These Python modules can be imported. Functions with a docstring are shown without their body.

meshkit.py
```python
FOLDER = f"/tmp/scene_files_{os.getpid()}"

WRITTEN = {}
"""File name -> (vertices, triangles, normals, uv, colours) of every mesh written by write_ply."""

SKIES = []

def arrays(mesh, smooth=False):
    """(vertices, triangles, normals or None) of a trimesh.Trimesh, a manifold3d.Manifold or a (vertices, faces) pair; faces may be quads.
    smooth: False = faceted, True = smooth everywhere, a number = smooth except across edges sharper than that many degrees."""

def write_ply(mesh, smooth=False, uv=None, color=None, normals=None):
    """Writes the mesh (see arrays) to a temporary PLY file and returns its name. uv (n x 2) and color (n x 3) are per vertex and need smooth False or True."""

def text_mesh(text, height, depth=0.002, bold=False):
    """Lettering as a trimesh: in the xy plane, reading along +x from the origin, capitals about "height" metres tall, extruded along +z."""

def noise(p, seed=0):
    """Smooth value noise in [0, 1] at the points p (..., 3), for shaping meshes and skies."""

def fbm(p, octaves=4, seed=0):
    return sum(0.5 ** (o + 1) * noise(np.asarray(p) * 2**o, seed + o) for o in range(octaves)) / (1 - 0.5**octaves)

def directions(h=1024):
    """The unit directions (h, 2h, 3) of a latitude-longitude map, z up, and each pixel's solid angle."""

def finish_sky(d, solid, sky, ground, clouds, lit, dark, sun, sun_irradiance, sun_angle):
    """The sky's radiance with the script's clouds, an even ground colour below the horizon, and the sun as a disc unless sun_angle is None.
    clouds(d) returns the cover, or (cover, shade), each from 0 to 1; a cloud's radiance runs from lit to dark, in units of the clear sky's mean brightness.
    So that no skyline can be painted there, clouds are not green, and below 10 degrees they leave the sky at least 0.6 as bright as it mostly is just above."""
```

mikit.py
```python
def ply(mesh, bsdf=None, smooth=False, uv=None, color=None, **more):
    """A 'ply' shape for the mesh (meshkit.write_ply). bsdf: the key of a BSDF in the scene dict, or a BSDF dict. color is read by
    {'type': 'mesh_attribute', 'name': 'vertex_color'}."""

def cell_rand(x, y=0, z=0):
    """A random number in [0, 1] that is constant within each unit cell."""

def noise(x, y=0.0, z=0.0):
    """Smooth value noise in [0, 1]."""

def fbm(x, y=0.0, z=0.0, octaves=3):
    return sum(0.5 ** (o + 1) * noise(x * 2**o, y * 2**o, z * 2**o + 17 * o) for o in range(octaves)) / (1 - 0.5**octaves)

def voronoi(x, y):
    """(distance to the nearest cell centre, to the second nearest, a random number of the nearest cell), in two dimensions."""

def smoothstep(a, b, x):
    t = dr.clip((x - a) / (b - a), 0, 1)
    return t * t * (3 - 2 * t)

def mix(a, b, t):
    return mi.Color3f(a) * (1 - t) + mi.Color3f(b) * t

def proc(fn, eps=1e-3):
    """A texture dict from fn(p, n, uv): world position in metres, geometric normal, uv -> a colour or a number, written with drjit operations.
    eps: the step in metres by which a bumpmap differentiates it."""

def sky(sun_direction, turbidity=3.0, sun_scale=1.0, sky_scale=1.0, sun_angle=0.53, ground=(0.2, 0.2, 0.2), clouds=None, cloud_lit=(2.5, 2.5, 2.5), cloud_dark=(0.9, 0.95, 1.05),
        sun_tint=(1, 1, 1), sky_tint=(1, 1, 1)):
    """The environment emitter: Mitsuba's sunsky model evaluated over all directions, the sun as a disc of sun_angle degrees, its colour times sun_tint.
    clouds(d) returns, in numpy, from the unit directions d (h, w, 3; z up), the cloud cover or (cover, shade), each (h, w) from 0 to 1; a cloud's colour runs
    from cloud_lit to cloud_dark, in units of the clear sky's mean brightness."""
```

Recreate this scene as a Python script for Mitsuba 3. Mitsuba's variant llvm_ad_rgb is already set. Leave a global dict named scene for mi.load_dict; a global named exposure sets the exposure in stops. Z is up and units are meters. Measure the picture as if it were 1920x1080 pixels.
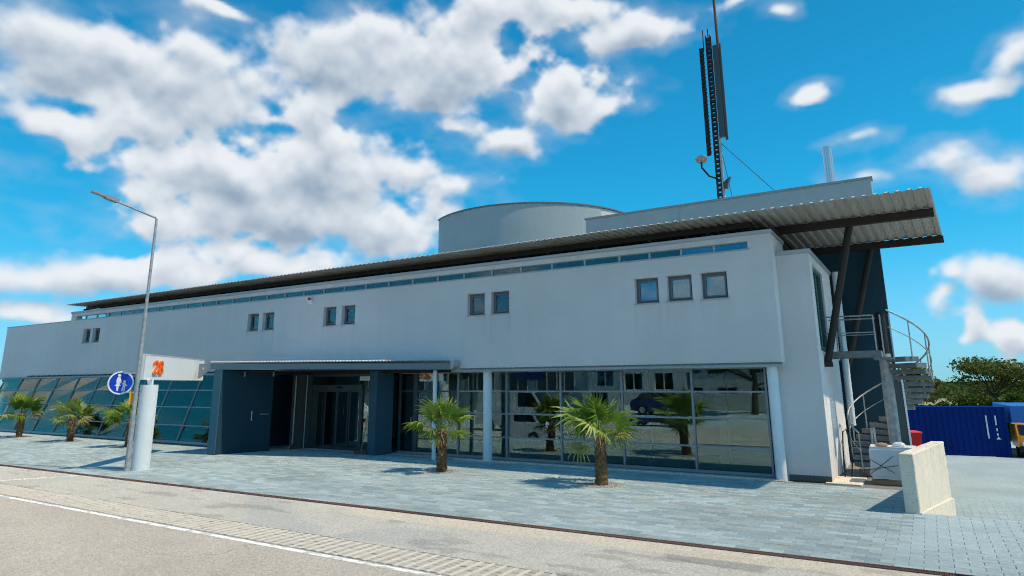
import math, random
import numpy as np, trimesh, shapely
from shapely.geometry import Polygon, box as sbox, Point
from shapely import affinity
import manifold3d as m3
import drjit as dr
import mitsuba as mi
import mikit, meshkit
from mikit import proc, noise, fbm, cell_rand, smoothstep, mix, voronoi

random.seed(7)
rng = np.random.default_rng(11)
T = mi.ScalarTransform4f
scene, labels = {}, {}

# ------------------------------------------------------------------ camera, sky, exposure
FWD = np.array([-0.51222911, 0.82959545, 0.22224475])
UP = np.array([0.12128452, -0.18630537, 0.97497711])
EYE = np.array([0.0, 0.0, 2.6])
scene['camera'] = {
    'type': 'perspective', 'fov': 2 * math.degrees(math.atan(960 / 1229.0)), 'fov_axis': 'x',
    'near_clip': 0.1, 'far_clip': 3000.0,
    'principal_point_offset_x': 0.0, 'principal_point_offset_y': 101 / 1080.0,
    'to_world': T().look_at(origin=EYE.tolist(), target=(EYE + FWD).tolist(), up=UP.tolist()),
}
exposure = 1.3
# cumulus banks: azimuth (deg from +y towards +x), elevation, half width, half height, density
CLOUDS = [(-68.4, 23.6, 8.5, 5.2, .85), (-60.7, 23.6, 9.2, 5.4, .88), (-54.4, 23.0, 7.2, 3.6, .8), (-43.7, 28.0, 11.2, 3.2, 1), (-47.4, 26.2, 8.5, 3.0, .9),
          (-36.7, 26.9, 8.5, 3.1, 1), (-27.4, 31.6, 6.7, 1.5, .75), (-34.7, 31.2, 10.3, 1.7, .6), (-25.6, 24.1, 4.7, 3.1, 1), (-31.2, 20.7, 3.7, 1.8, .95),
          (-35.6, 22.7, 3.0, .9, .6), (-20.4, 29.4, 4.9, 1.9, .9), (-48.8, 18.8, 8.2, 4.0, 1.05), (-55.9, 16.1, 10.5, 4.2, .95), (-43.2, 17.2, 7.9, 4.1, .95),
          (-50.2, 13.2, 14.2, 3.4, 1.05), (-36.0, 17.0, 2.9, 1.4, .7), (-68.7, 18.1, 3.8, 1.9, .95), (-64.5, 8.4, 9.4, 1.8, .95), (-52.5, 9.5, 8.3, 1.7, .9),
          (-68.3, 5.4, 3.9, 1.5, .95), (-66.9, 4.6, 1.9, .7, .9), (-58.5, 29.0, 2.5, .8, .8), (6.1, 20.6, 3.3, 1.3, .95), (8.0, 22.3, 1.8, 1.4, .9),
          (-5.9, 22.3, 2.2, .55, .72), (3.4, 15.8, 3.0, 1.5, .75), (-1.6, 15.7, 2.6, 1.1, .85), (-2.0, 18.5, 2.2, .6, .6), (6.0, 13.6, 3.3, 1.8, .7),
          (4.8, 5.4, 3.9, 2.2, .85), (1.4, 5.9, 2.3, 1.2, .8), (.6, 4.8, 1.7, .9, .8), (2.3, 3.0, 1.4, 1.1, .8), (5.3, 2.3, 2.1, 1.1, .8),
          (-7.8, 28.7, 1.7, .6, .6), (-11.2, 30.3, 2.3, .8, .6), (-.9, 6.3, 1.0, .8, .5), (-63.8, 20.1, 2.2, 1.2, .5), (-50.9, 22.7, 3.6, 2.1, .6)]
for _k in range(90):                                   # the same kind of sky all round
    _a, _e = rng.uniform(14, 282), abs(rng.normal(0, 1)) * 22 + 3
    _s = rng.uniform(.4, 1.2)
    CLOUDS.append((_a, min(_e, 80), 8 * _s / max(math.cos(math.radians(min(_e, 80))), .25), 3.3 * _s, rng.uniform(.6, 1)))


def cloud_density(d, fine=5):
    az = np.degrees(np.arctan2(d[..., 0], d[..., 1]))
    el = np.degrees(np.arcsin(np.clip(d[..., 2], -1, 1)))
    az = az + (meshkit.fbm(d * 7.0, 3, 3) - .5) * 8.0
    el = el + (meshkit.fbm(d * 7.0 + 40, 3, 5) - .5) * 5.0
    acc = np.full(az.shape, 1e-9)
    for a, e, rx, ry, s in CLOUDS:
        da = (az - a + 180) % 360 - 180
        f = s * (1.15 - np.sqrt((da / rx) ** 2 + ((el - e) / ry) ** 2 + .02))
        acc += np.exp(np.clip(f, -2, 2) * 7.0)
    f = np.log(acc) / 7.0 - .10
    billow = np.abs(2 * meshkit.fbm(d * 9.0 + 7, fine, 2) - 1)        # rounded heads: ridges inverted
    rough = meshkit.fbm(d * 24.0, fine + 1, 9) - .5
    return f - .255 + (.30 - billow) * .95 + rough * 1.05


def clouds(d):
    n = cloud_density(d)
    lift = d + np.array([.0, .0, .022])
    lift /= np.linalg.norm(lift, axis=-1, keepdims=True)
    above = cloud_density(lift, 4)
    soft = meshkit.fbm(d * 4.0 + 3, 2, 21)                            # some banks thin and veiled, some crisp
    cover = np.clip((n + .06) / (.25 + 1.7 * np.clip(soft - .38, 0, 1)), 0, 1)
    cover = cover * cover * (3 - 2 * cover)
    # thick parts with more cloud above them are grey, upper rims are white
    shade = np.clip(.22 + (above - n) * 1.15 + np.clip(n - .18, 0, 1) * .85, 0, 1)
    veil = np.clip((n + .55) / .8, 0, 1) * np.clip(meshkit.fbm(d * np.array([16., 16., 30.]), 5, 31) * 2.4 - .85, 0, 1) * .55
    el = np.degrees(np.arcsin(np.clip(d[..., 2], -1, 1)))
    haze = .42 * np.exp(-(el / 7.0) ** 2)                             # whitening towards the horizon
    thin = np.maximum(veil, haze)
    total = cover * .985 + (1 - cover * .985) * thin
    shade = np.where(total > 1e-4, (cover * shade + (total - cover * .985) * .45) / np.maximum(total, 1e-4), shade)
    return total, shade


scene['sky'] = mikit.sky((0.63, 0.11, 1.0), turbidity=2.4, sky_tint=(.14, 1.50, 1.66), sun_tint=(1.0, .97, .92), clouds=clouds,
                         cloud_lit=(2.75, 2.88, 3.0), cloud_dark=(1.02, 1.34, 1.74), ground=(.25, .25, .25))

# ------------------------------------------------------------------ materials


def lin(r, g, b):
    return [((c / 255 + .055) / 1.055) ** 2.4 if c > 10 else c / 255 / 12.92 for c in (r, g, b)]


def rgb(c):
    return {'type': 'rgb', 'value': list(map(float, c))}


def mat(name, color, rough=.6, metal=0.0, bump=None, two=True, spec=.4, **more):
    b = {'type': 'principled', 'base_color': color if isinstance(color, dict) else rgb(color), 'roughness': rough, 'metallic': metal, 'specular': spec, **more}
    if bump:
        b = {'type': 'bumpmap', 'arbitrary': bump[0], 'scale': bump[1], 'nested': b}
    scene[name] = {'type': 'twosided', 'nested': b} if two else b
    return name


def render_col(base):
    def fn(p, n, uv):
        run = mi.Float(0)
        for x, w in SILLS:
            inside = smoothstep(x - .10, x - .02, p.x) * (1 - smoothstep(x + w + .02, x + w + .10, p.x))
            ends = dr.maximum(1 - smoothstep(.0, .10, dr.abs(p.x - x)), 1 - smoothstep(.0, .10, dr.abs(p.x - x - w)))
            run += (inside * .35 + ends * .8)
        length = 4.95 - (.25 + .9 * noise(p.x * 9, 3))
        run = run * smoothstep(length - .3, length + .5, p.z) * (1 - smoothstep(4.93, 4.96, p.z)) * (.4 + .9 * noise(p.x * 26, p.z * .8))
        top = (1 - smoothstep(.0, .55, 6.72 - p.z)) * smoothstep(.5, .8, noise(p.x * 5, p.z * .3, 4)) * smoothstep(6.0, 6.3, p.z)
        foot = smoothstep(.45, .0, p.z) * fbm(p.x * 3, p.y * 3, p.z * 3, 3)
        return plain_fn(base)(p, n, uv) * (1 - .08 * run - .05 * top - .25 * foot)
    return proc(fn)


def plaster_col(base, amp=.10):
    return proc(plain_fn(base, amp))


SILLS = [(-7.47, .77), (-6.43, .77), (-5.39, .77), (-13.90, .76), (-12.87, .76), (-26.33, .78), (-25.27, .78), (-21.36, .76), (-20.28, .76), (-41.05, .78), (-40.03, .78)]


def plain_fn(base, amp=.10):
    def fn(p, n, uv):
        a = fbm(p.x * .35, p.y * .35, p.z * .6, 3)
        st = fbm(p.x * 3.2, p.y * 3.2, p.z * .22, 4)
        g = noise(p.x * 45, p.y * 45, p.z * 45)
        return mi.Color3f(base) * (1 + amp * (a - .5) * 1.6 + amp * (st - .5) * .7 + (g - .5) * .10)
    return fn


grain = proc(lambda p, n, uv: noise(p.x * 130, p.y * 130, p.z * 130) + .6 * noise(p.x * 300, p.y * 300, p.z * 300), 2e-3)
mat('m_plaster', render_col((.66, .645, .645)), .9, bump=(grain, .0022), spec=.15)
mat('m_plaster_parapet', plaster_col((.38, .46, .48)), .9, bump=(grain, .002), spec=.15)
mat('m_plaster_tower_shaded', plaster_col((.03, .075, .105)), .9, bump=(grain, .002), spec=.15)
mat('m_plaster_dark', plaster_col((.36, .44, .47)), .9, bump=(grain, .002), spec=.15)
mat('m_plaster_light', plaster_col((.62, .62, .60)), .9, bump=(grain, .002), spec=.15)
mat('m_white', plaster_col((.72, .80, .85), .06), .5)
mat('m_navy', plaster_col((.016, .052, .08), .08), .75, spec=.2)
mat('m_frame', (.30, .34, .37), .45, .3)
mat('m_jamb', plaster_col((.05, .16, .22), .08), .7)
mat('m_pilaster', plaster_col((.028, .09, .135), .08), .7)
mat('m_beam', (.15, .215, .25), .5, .1)
mat('m_sash', (.15, .17, .185), .45, .2)
mat('m_frame_dark', (.06, .085, .095), .45, .3)
mat('m_frame_green', (.05, .12, .12), .45, .2)
mat('m_coping', (.42, .44, .46), .5, .3)
mat('m_black', (.012, .012, .013), .6)
mat('m_steel_dark', plaster_col((.035, .028, .024), .3), .6, .2)


def galv_fn(p, n, uv):
    a = fbm(p.x * 9, p.y * 9, p.z * 9, 3)
    return mix((.36, .39, .40), (.48, .50, .51), smoothstep(.3, .7, a))


mat('m_galv', proc(galv_fn), .5, .45)


def roofsheet_fn(p, n, uv):
    a = fbm(p.x * 3, p.y * .5, p.z, 3)
    return mix((.30, .285, .25), (.46, .445, .40), a)


mat('m_roofsheet', proc(roofsheet_fn), .55, .15)
mat('m_galv_mid', proc(lambda p, n, uv: mix((.20, .225, .23), (.33, .355, .36), fbm(p.x * 9, p.y * 9, p.z * 9, 3))), .5, .35)
mat('m_galv_dark', proc(lambda p, n, uv: mix((.12, .145, .15), (.24, .265, .27), fbm(p.x * 9, p.y * 9, p.z * 9, 3))), .55, .3)
mat('m_zinc', (.62, .63, .64), .5, .1)
mat('m_stainless', (.62, .63, .65), .22, .95)
mat('m_interior', (.045, .055, .055), .8)
mat('m_interior_floor', (.09, .095, .095), .5)
mat('m_orange', lin(245, 110, 20), .5)
mat('m_blue_sign', lin(0, 66, 200), .45)
mat('m_sign_white', (.82, .83, .84), .45)
mat('m_yellow', lin(245, 180, 20), .5)
mat('m_red', lin(225, 15, 30), .4)
mat('m_blue_container', proc(lambda p, n, uv: mi.Color3f(*lin(2, 44, 122)) * (.75 + .5 * fbm(p.x * 1.3, p.y * 1.3, p.z * .5, 3))), .65, spec=.15)
mat('m_blue_light', lin(40, 110, 190), .45)
mat('m_carwhite', (.75, .76, .77), .25, clearcoat=.8)
mat('m_carorange', lin(240, 150, 10), .25, clearcoat=.8)
mat('m_carblue', lin(20, 45, 110), .25, clearcoat=.8)
mat('m_tyre', (.02, .02, .02), .8)
mat('m_rust', plaster_col((.12, .07, .055), .5), .8)
mat('m_wood', plaster_col((.34, .24, .14), .4), .8)
mat('m_paint', proc(lambda p, n, uv: mi.Color3f(.80, .80, .77) * (.62 + .40 * smoothstep(.30, .52, fbm(p.x * 7, p.y * 12, 0, 4)))), .7)
scene['m_glass'] = {'type': 'thindielectric', 'int_ior': 2.1, 'ext_ior': 1.0, 'specular_transmittance': rgb((.26, .44, .44)), 'specular_reflectance': rgb((.70, .96, .94))}
scene['m_glass_green'] = {'type': 'thindielectric', 'int_ior': 1.85, 'ext_ior': 1.0, 'specular_transmittance': rgb((.2, .42, .38)), 'specular_reflectance': rgb((.60, .66, .54))}
scene['m_glass_skytint'] = {'type': 'thindielectric', 'int_ior': 2.3, 'ext_ior': 1.0, 'specular_transmittance': rgb((.5, .6, .62)), 'specular_reflectance': rgb((.50, .80, 1.0))}  # blue of the mirrored sky put into the reflection tint
scene['m_glass_strip'] = {'type': 'thindielectric', 'int_ior': 1.75, 'ext_ior': 1.0, 'specular_transmittance': rgb((.5, .6, .58)), 'specular_reflectance': rgb((.70, .84, .88))}
scene['m_carglass'] = {'type': 'principled', 'base_color': rgb((.015, .018, .02)), 'roughness': .08, 'specular': .7}


def concrete_fn(p, n, uv):
    a = fbm(p.x * 1.5, p.y * 1.5, p.z * 1.5, 3)
    drip = smoothstep(.52, .75, fbm(p.x * 7, p.y * 7, p.z * .5, 3))
    pit = smoothstep(.74, .82, noise(p.x * 38, p.y * 38, p.z * 38))
    return mix((.68, .61, .50), (.82, .74, .62), a) * (1 - .16 * drip) * (1 - .3 * pit)


mat('m_concrete', proc(concrete_fn), .9, bump=(grain, .004), spec=.2)
mat('m_wrap', proc(lambda p, n, uv: mi.Color3f(.66, .70, .71) * (.88 + .2 * fbm(p.x * 4, p.y * 4, p.z * 4, 3))), .45)


def asphalt_fn(p, n, uv):
    big = fbm(p.x * .22, p.y * .5, 0, 4)
    mid = fbm(p.x * 1.7, p.y * 1.7, 3, 3)
    s1 = cell_rand(p.x * 48, p.y * 48)
    s2 = noise(p.x * 28, p.y * 28)
    crack = 1 - smoothstep(.0, .012, dr.abs(fbm(p.x * .55, p.y * .8, 7, 4) - .5)) * 1.0
    crack = crack * smoothstep(.55, .65, noise(p.x * .5, p.y * .9, 5))
    c = mix((.345, .318, .283), (.415, .387, .346), big) * (.93 + .14 * mid)
    return c * (.70 + .44 * s1 + .18 * s2) * (1 - .35 * crack)


mat('m_asphalt', proc(asphalt_fn), .92, bump=(proc(lambda p, n, uv: noise(p.x * 90, p.y * 90, 0), 3e-3), .004), spec=.2)


def strip_fn(p, n, uv):
    # old parking strip: sandy asphalt with greyer repair patches and a paler concrete edge along the drain
    wob = (fbm(p.x * .8, p.y * .8, 1, 3) - .5) * .5
    mid = fbm(p.x * 1.2, p.y * 1.2, 3, 4)
    c = mix((.375, .37, .335), (.45, .445, .405), mid)
    px = p.x + wob
    py = p.y + wob * .4
    patch1 = smoothstep(-9.2, -8.9, px - (py - 9.4) * .6) * (1 - smoothstep(-7.5, -6.9, px + (py - 9.5) * .3)) * smoothstep(8.9, 9.0, py) * (1 - smoothstep(10.1, 10.2, py))
    patch2 = smoothstep(-12.9, -12.3, px + (py - 9.5) * 1.2) * (1 - smoothstep(-10.9, -10.2, px + (py - 9.5) * 1.8))
    patch3 = smoothstep(-3.9, -3.7, px) * (1 - smoothstep(-2.3, -2.1, px)) * smoothstep(10.3, 10.4, py) * (1 - smoothstep(11.0, 11.1, py))
    c = c * (1 - .0 * patch1)
    c = mix(c, mi.Color3f(.345, .355, .345), .75 * dr.maximum(patch1, patch2))
    c = mix(c, mi.Color3f(.26, .255, .235), .8 * patch3)
    edge = smoothstep(-.75, -.70, p.y - (11.52 + .0295 * p.x)) * smoothstep(-11.5, -10.5, px)
    c = mix(c, mi.Color3f(.50, .455, .37), .8 * edge)
    dirt = smoothstep(.62, .72, fbm(p.x * 1.1, p.y * 2.6, 9, 4))
    return c * (1 - .22 * dirt) * (.74 + .40 * cell_rand(p.x * 44, p.y * 44) + .14 * noise(p.x * 30, p.y * 30))


mat('m_strip', proc(strip_fn), .92, bump=(proc(lambda p, n, uv: noise(p.x * 80, p.y * 80, 0), 3e-3), .005), spec=.2)
mat('m_sett', proc(lambda p, n, uv: mix((.37, .352, .30), (.47, .445, .385), fbm(p.x * 5, p.y * 5, 0, 3)) * (.9 + .2 * cell_rand(p.x * 40, p.y * 40))), .9, spec=.2)
mat('m_sett_bar', proc(lambda p, n, uv: mix((.50, .47, .42), (.60, .565, .51), fbm(p.x * 5, p.y * 5, 0, 3))), .9, spec=.2)
mat('m_joint', (.17, .17, .16), .95)

ROW, LEN = .1875, .375
ROW2, LEN2 = ROW, LEN


def paver_fn(p, n, uv):
    r = dr.floor(p.y / ROW)
    off = dr.select(r - 2 * dr.floor(r / 2) > .5, LEN * .5, 0.0)
    c = dr.floor((p.x + off) / LEN)
    h = cell_rand(c, r, 3)
    h2 = cell_rand(c, r, 8)
    base = mix((.205, .275, .295), (.33, .415, .435), h)
    base = mix(base, mi.Color3f(.29, .325, .305), .55 * smoothstep(.72, .8, h2))
    drift = fbm(p.x * .5, p.y * .9, 0, 3)
    return base * (.80 + .40 * drift) * (.90 + .2 * noise(p.x * 26, p.y * 26, 2))


mat('m_paver', proc(paver_fn), .85, spec=.25)


def paver2_fn(p, n, uv):
    r = dr.floor(p.y / ROW2)
    off = dr.select(r - 2 * dr.floor(r / 2) > .5, LEN2 * .5, 0.0)
    h = cell_rand(dr.floor((p.x + off) / LEN2), r, 3)
    drift = fbm(p.x * .5, p.y * .5, 0, 3)
    return mix((.285, .37, .395), (.335, .42, .435), h) * (.84 + .32 * drift) * (.93 + .14 * noise(p.x * 26, p.y * 26, 2))


mat('m_paver_grey', proc(paver2_fn), .85, spec=.25)


def yard_fn(p, n, uv):
    r = dr.floor(p.y / ROW2)
    fy = p.y / ROW2 - r
    off = dr.select(r - 2 * dr.floor(r / 2) > .5, .5, 0.0)
    u = p.x / LEN2 + off
    fx = u - dr.floor(u)
    j = dr.maximum(1 - smoothstep(0, .06, fy), 1 - smoothstep(0, .03, fx))
    drift = fbm(p.x * .5, p.y * .5, 0, 3)
    return mi.Color3f(.32, .395, .41) * (.84 + .32 * drift) * (1 - .35 * j)


mat('m_yard', proc(yard_fn), .88, spec=.2)
mat('m_ground', proc(lambda p, n, uv: mix((.17, .18, .09), (.30, .27, .17), fbm(p.x * .15, p.y * .15, 0, 4))), .95, spec=.1)
mat('m_gravel', proc(lambda p, n, uv: mi.Color3f(.38, .37, .34) * (.5 + .9 * cell_rand(p.x * 45, p.y * 45))), .95)
mat('m_trunk', proc(lambda p, n, uv: mix((.085, .045, .022), (.30, .19, .10), fbm(p.x * 22, p.y * 22, p.z * 14, 3))), .95, spec=.1)
mat('m_fibre', proc(lambda p, n, uv: mix((.26, .17, .09), (.50, .38, .22), fbm(p.x * 30, p.y * 30, p.z * 8, 2))), .95, spec=.1)
mat('m_bark', proc(lambda p, n, uv: mi.Color3f(.11, .085, .06) * (.6 + .8 * fbm(p.x * 8, p.y * 8, p.z * 3, 3))), .95, spec=.1)


def leafmat(name, a, b, k=.35, rough=.45):
    def fn(p, n, uv):
        return mix(a, b, smoothstep(.3, .7, fbm(p.x * 2.1, p.y * 2.1, p.z * 2.1, 2)))
    scene[name] = {'type': 'principledthin', 'base_color': proc(fn), 'roughness': rough, 'diff_trans': k, 'spec_trans': 0.0}
    return name


for i, (a, b) in enumerate([((.15, .25, .035), (.26, .37, .06)), ((.27, .37, .08), (.46, .52, .18)), ((.08, .15, .025), (.15, .24, .04)), ((.24, .24, .06), (.34, .32, .12))]):
    leafmat(f'm_palm{i}', a, b, .38, .35)
leafmat('m_leaf_tree', (.10, .14, .035), (.19, .20, .06), .55)
leafmat('m_leaf_dark', (.03, .06, .014), (.07, .11, .022), .4)
leafmat('m_leaf_light', (.09, .14, .02), (.15, .19, .035), .4)

# ------------------------------------------------------------------ helpers


class MB:
    """Collects boxes, bars, tubes and prisms into one mesh."""
    def __init__(self):
        self.v, self.f, self.n = [], [], 0

    def add(self, v, f):
        v = np.asarray(v, float).reshape(-1, 3)
        self.v.append(v)
        self.f.append(np.asarray(f, int).reshape(-1, 3) + self.n)
        self.n += len(v)
        return self

    def tm(self, m):
        return self.add(m.vertices, m.faces)

    def box(self, x0, x1, y0, y1, z0, z1, ch=0.0):
        if ch:
            pts = []
            for x in (x0, x1):
                for y in (y0, y1):
                    for z in (z0, z1):
                        sx, sy, sz = (ch if x == x0 else -ch), (ch if y == y0 else -ch), (ch if z == z0 else -ch)
                        pts += [(x + sx, y + sy, z), (x + sx, y, z + sz), (x, y + sy, z + sz)]
            return self.tm(trimesh.Trimesh(pts).convex_hull)
        v = [(x, y, z) for x in (x0, x1) for y in (y0, y1) for z in (z0, z1)]
        return self.add(v, BOXF)

    def obox(self, c, ax, ay, az):
        """box from centre and three half-axis vectors"""
        c, ax, ay, az = map(np.asarray, (c, ax, ay, az))
        v = [c + i * ax + j * ay + k * az for i in (-1, 1) for j in (-1, 1) for k in (-1, 1)]
        return self.add(v, BOXF)

    def bar(self, a, b, w, h, up=(0, 0, 1)):
        a, b = np.asarray(a, float), np.asarray(b, float)
        d = b - a
        L = np.linalg.norm(d)
        d /= L
        s = np.cross(d, up)
        if np.linalg.norm(s) < 1e-6:
            s = np.cross(d, (1, 0, 0))
        s /= np.linalg.norm(s)
        u = np.cross(s, d)
        return self.obox((a + b) / 2, d * L / 2, s * w / 2, u * h / 2)

    def tube(self, pts, r, sides=10, cap=True):
        p = np.asarray(pts, float)
        r = np.broadcast_to(r, (len(p),))
        t = np.gradient(p, axis=0)
        t /= np.linalg.norm(t, axis=1, keepdims=True) + 1e-12
        ref = np.where(np.abs(t[:, 2:]) < .9, [0, 0, 1.0], [1.0, 0, 0])
        a = np.cross(t, ref)
        a /= np.linalg.norm(a, axis=1, keepdims=True)
        b = np.cross(t, a)
        ang = np.arange(sides) * 2 * np.pi / sides
        v = p[:, None] + r[:, None, None] * (np.cos(ang)[None, :, None] * a[:, None] + np.sin(ang)[None, :, None] * b[:, None])
        i, j = np.meshgrid(np.arange(len(p) - 1), np.arange(sides), indexing='ij')
        q = np.stack([i * sides + j, i * sides + (j + 1) % sides, (i + 1) * sides + (j + 1) % sides, (i + 1) * sides + j], -1).reshape(-1, 4)
        v = v.reshape(-1, 3)
        f = np.vstack([q[:, [0, 1, 2]], q[:, [0, 2, 3]]])
        if cap:
            n = len(v)
            v = np.vstack([v, p[:1], p[-1:]])
            k = np.arange(sides)
            l0 = (len(p) - 1) * sides
            f = np.vstack([f, np.stack([(k + 1) % sides, k, k * 0 + n], 1), np.stack([l0 + k, l0 + (k + 1) % sides, k * 0 + n + 1], 1)])
        return self.add(v, f)

    def prism(self, poly, h0, h1, frame='xz'):
        """shapely polygon extruded; frame xz: polygon in x,z, extruded over y in h0..h1; xy: over z; yz: over x"""
        for g in getattr(poly, 'geoms', [poly]):
            m = trimesh.creation.extrude_polygon(g, abs(h1 - h0), engine='earcut')
            v = np.array(m.vertices)
            v[:, 2] += min(h0, h1)
            f = m.faces
            if frame == 'xz':
                v = v[:, [0, 2, 1]]
                f = f[:, ::-1]
            elif frame == 'yz':
                v = v[:, [2, 0, 1]]
            self.add(v, f)
        return self

    def mesh(self):
        return trimesh.Trimesh(np.vstack(self.v), np.vstack(self.f), process=False)

    def place(self, M):
        m = self.mesh()
        m.apply_transform(M)
        return m


BOXF = [[0, 1, 3], [0, 3, 2], [4, 6, 7], [4, 7, 5], [0, 4, 5], [0, 5, 1], [2, 3, 7], [2, 7, 6], [0, 2, 6], [0, 6, 4], [1, 5, 7], [1, 7, 3]]


def numbered(key):
    if key not in used:
        used.add(key)
        return key
    k = 1
    while f'{key}_{k:03d}' in used:
        k += 1
    used.add(f'{key}_{k:03d}')
    return f'{key}_{k:03d}'


used = set()


def thing(name, label=None, cat=None, group=None, kind=None):
    key = numbered(name)
    d = {}
    if label: d['label'] = label
    if cat: d['category'] = cat
    if group: d['group'] = group
    if kind: d['kind'] = kind
    labels[key] = d
    return key


def put(parent, name, mesh, m, smooth=False, label=None, kind=None, **more):
    key = numbered(f'{parent}__{name}')
    if isinstance(mesh, MB):
        mesh = mesh.mesh()
    scene[key] = dict(mesh, **more) if isinstance(mesh, dict) else mikit.ply(mesh, m, smooth, **more)
    if label or kind:
        labels[key] = {k: v for k, v in (('label', label), ('kind', kind)) if v}
    return key


def solo(name, mesh, m, label=None, cat=None, smooth=False, group=None, kind=None):
    key = thing(name, label, cat, group, kind)
    scene[key] = mikit.ply(mesh.mesh() if isinstance(mesh, MB) else mesh, m, smooth)
    return key


def instance(d, M):
    return {**d, 'to_world': T(np.asarray(M, float).tolist())}


def trans(x, y, z, rz=0.0, s=1.0):
    c, n = math.cos(rz) * s, math.sin(rz) * s
    return np.array([[c, -n, 0, x], [n, c, 0, y], [0, 0, s, z], [0, 0, 0, 1.0]])


# ------------------------------------------------------------------ ground
RAMP_X = -.42


def gz(x, y):
    """terrain height: level forecourt, a ramp falling to the lower yard on the right and behind"""
    r = np.where(y < 16.4, 0.0, np.where(y < 20.0, -.75 * (3 * ((y - 16.4) / 3.6) ** 2 - 2 * ((y - 16.4) / 3.6) ** 3) * .35 - .75 * .65 * (y - 16.4) / 3.6, -.75 - .6 * np.clip((y - 20) / 24, 0, 1)))
    return np.where((x > RAMP_X) | (y > 27.5), r, 0.0)


xs = np.unique(np.concatenate([[-1500, -600, -250, -120], np.arange(-80, 0, 8), [RAMP_X - .01, RAMP_X + .01], np.arange(1, 20, 2), [30, 60, 120, 300, 800, 1500]]))
ys = np.unique(np.concatenate([[-1500, -400, -120, -60, -30, -10, 0, 8, 12, 16.4], np.arange(16.8, 20.4, .4), np.arange(22, 46, 4), [27.45, 27.55, 60, 90, 140, 300, 800, 1600]]))
gx, gy = np.meshgrid(xs, ys, indexing='ij')
gv = np.stack([gx, gy, gz(gx, gy) - .03], -1).reshape(-1, 3)
i, j = np.meshgrid(np.arange(len(xs) - 1), np.arange(len(ys) - 1), indexing='ij')
q = np.stack([i * len(ys) + j, (i + 1) * len(ys) + j, (i + 1) * len(ys) + j + 1, i * len(ys) + j + 1], -1).reshape(-1, 4)
solo('ground', (gv, q), 'm_ground', kind='structure')


def drain_y(x):
    return 11.52 + .0295 * x


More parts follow.
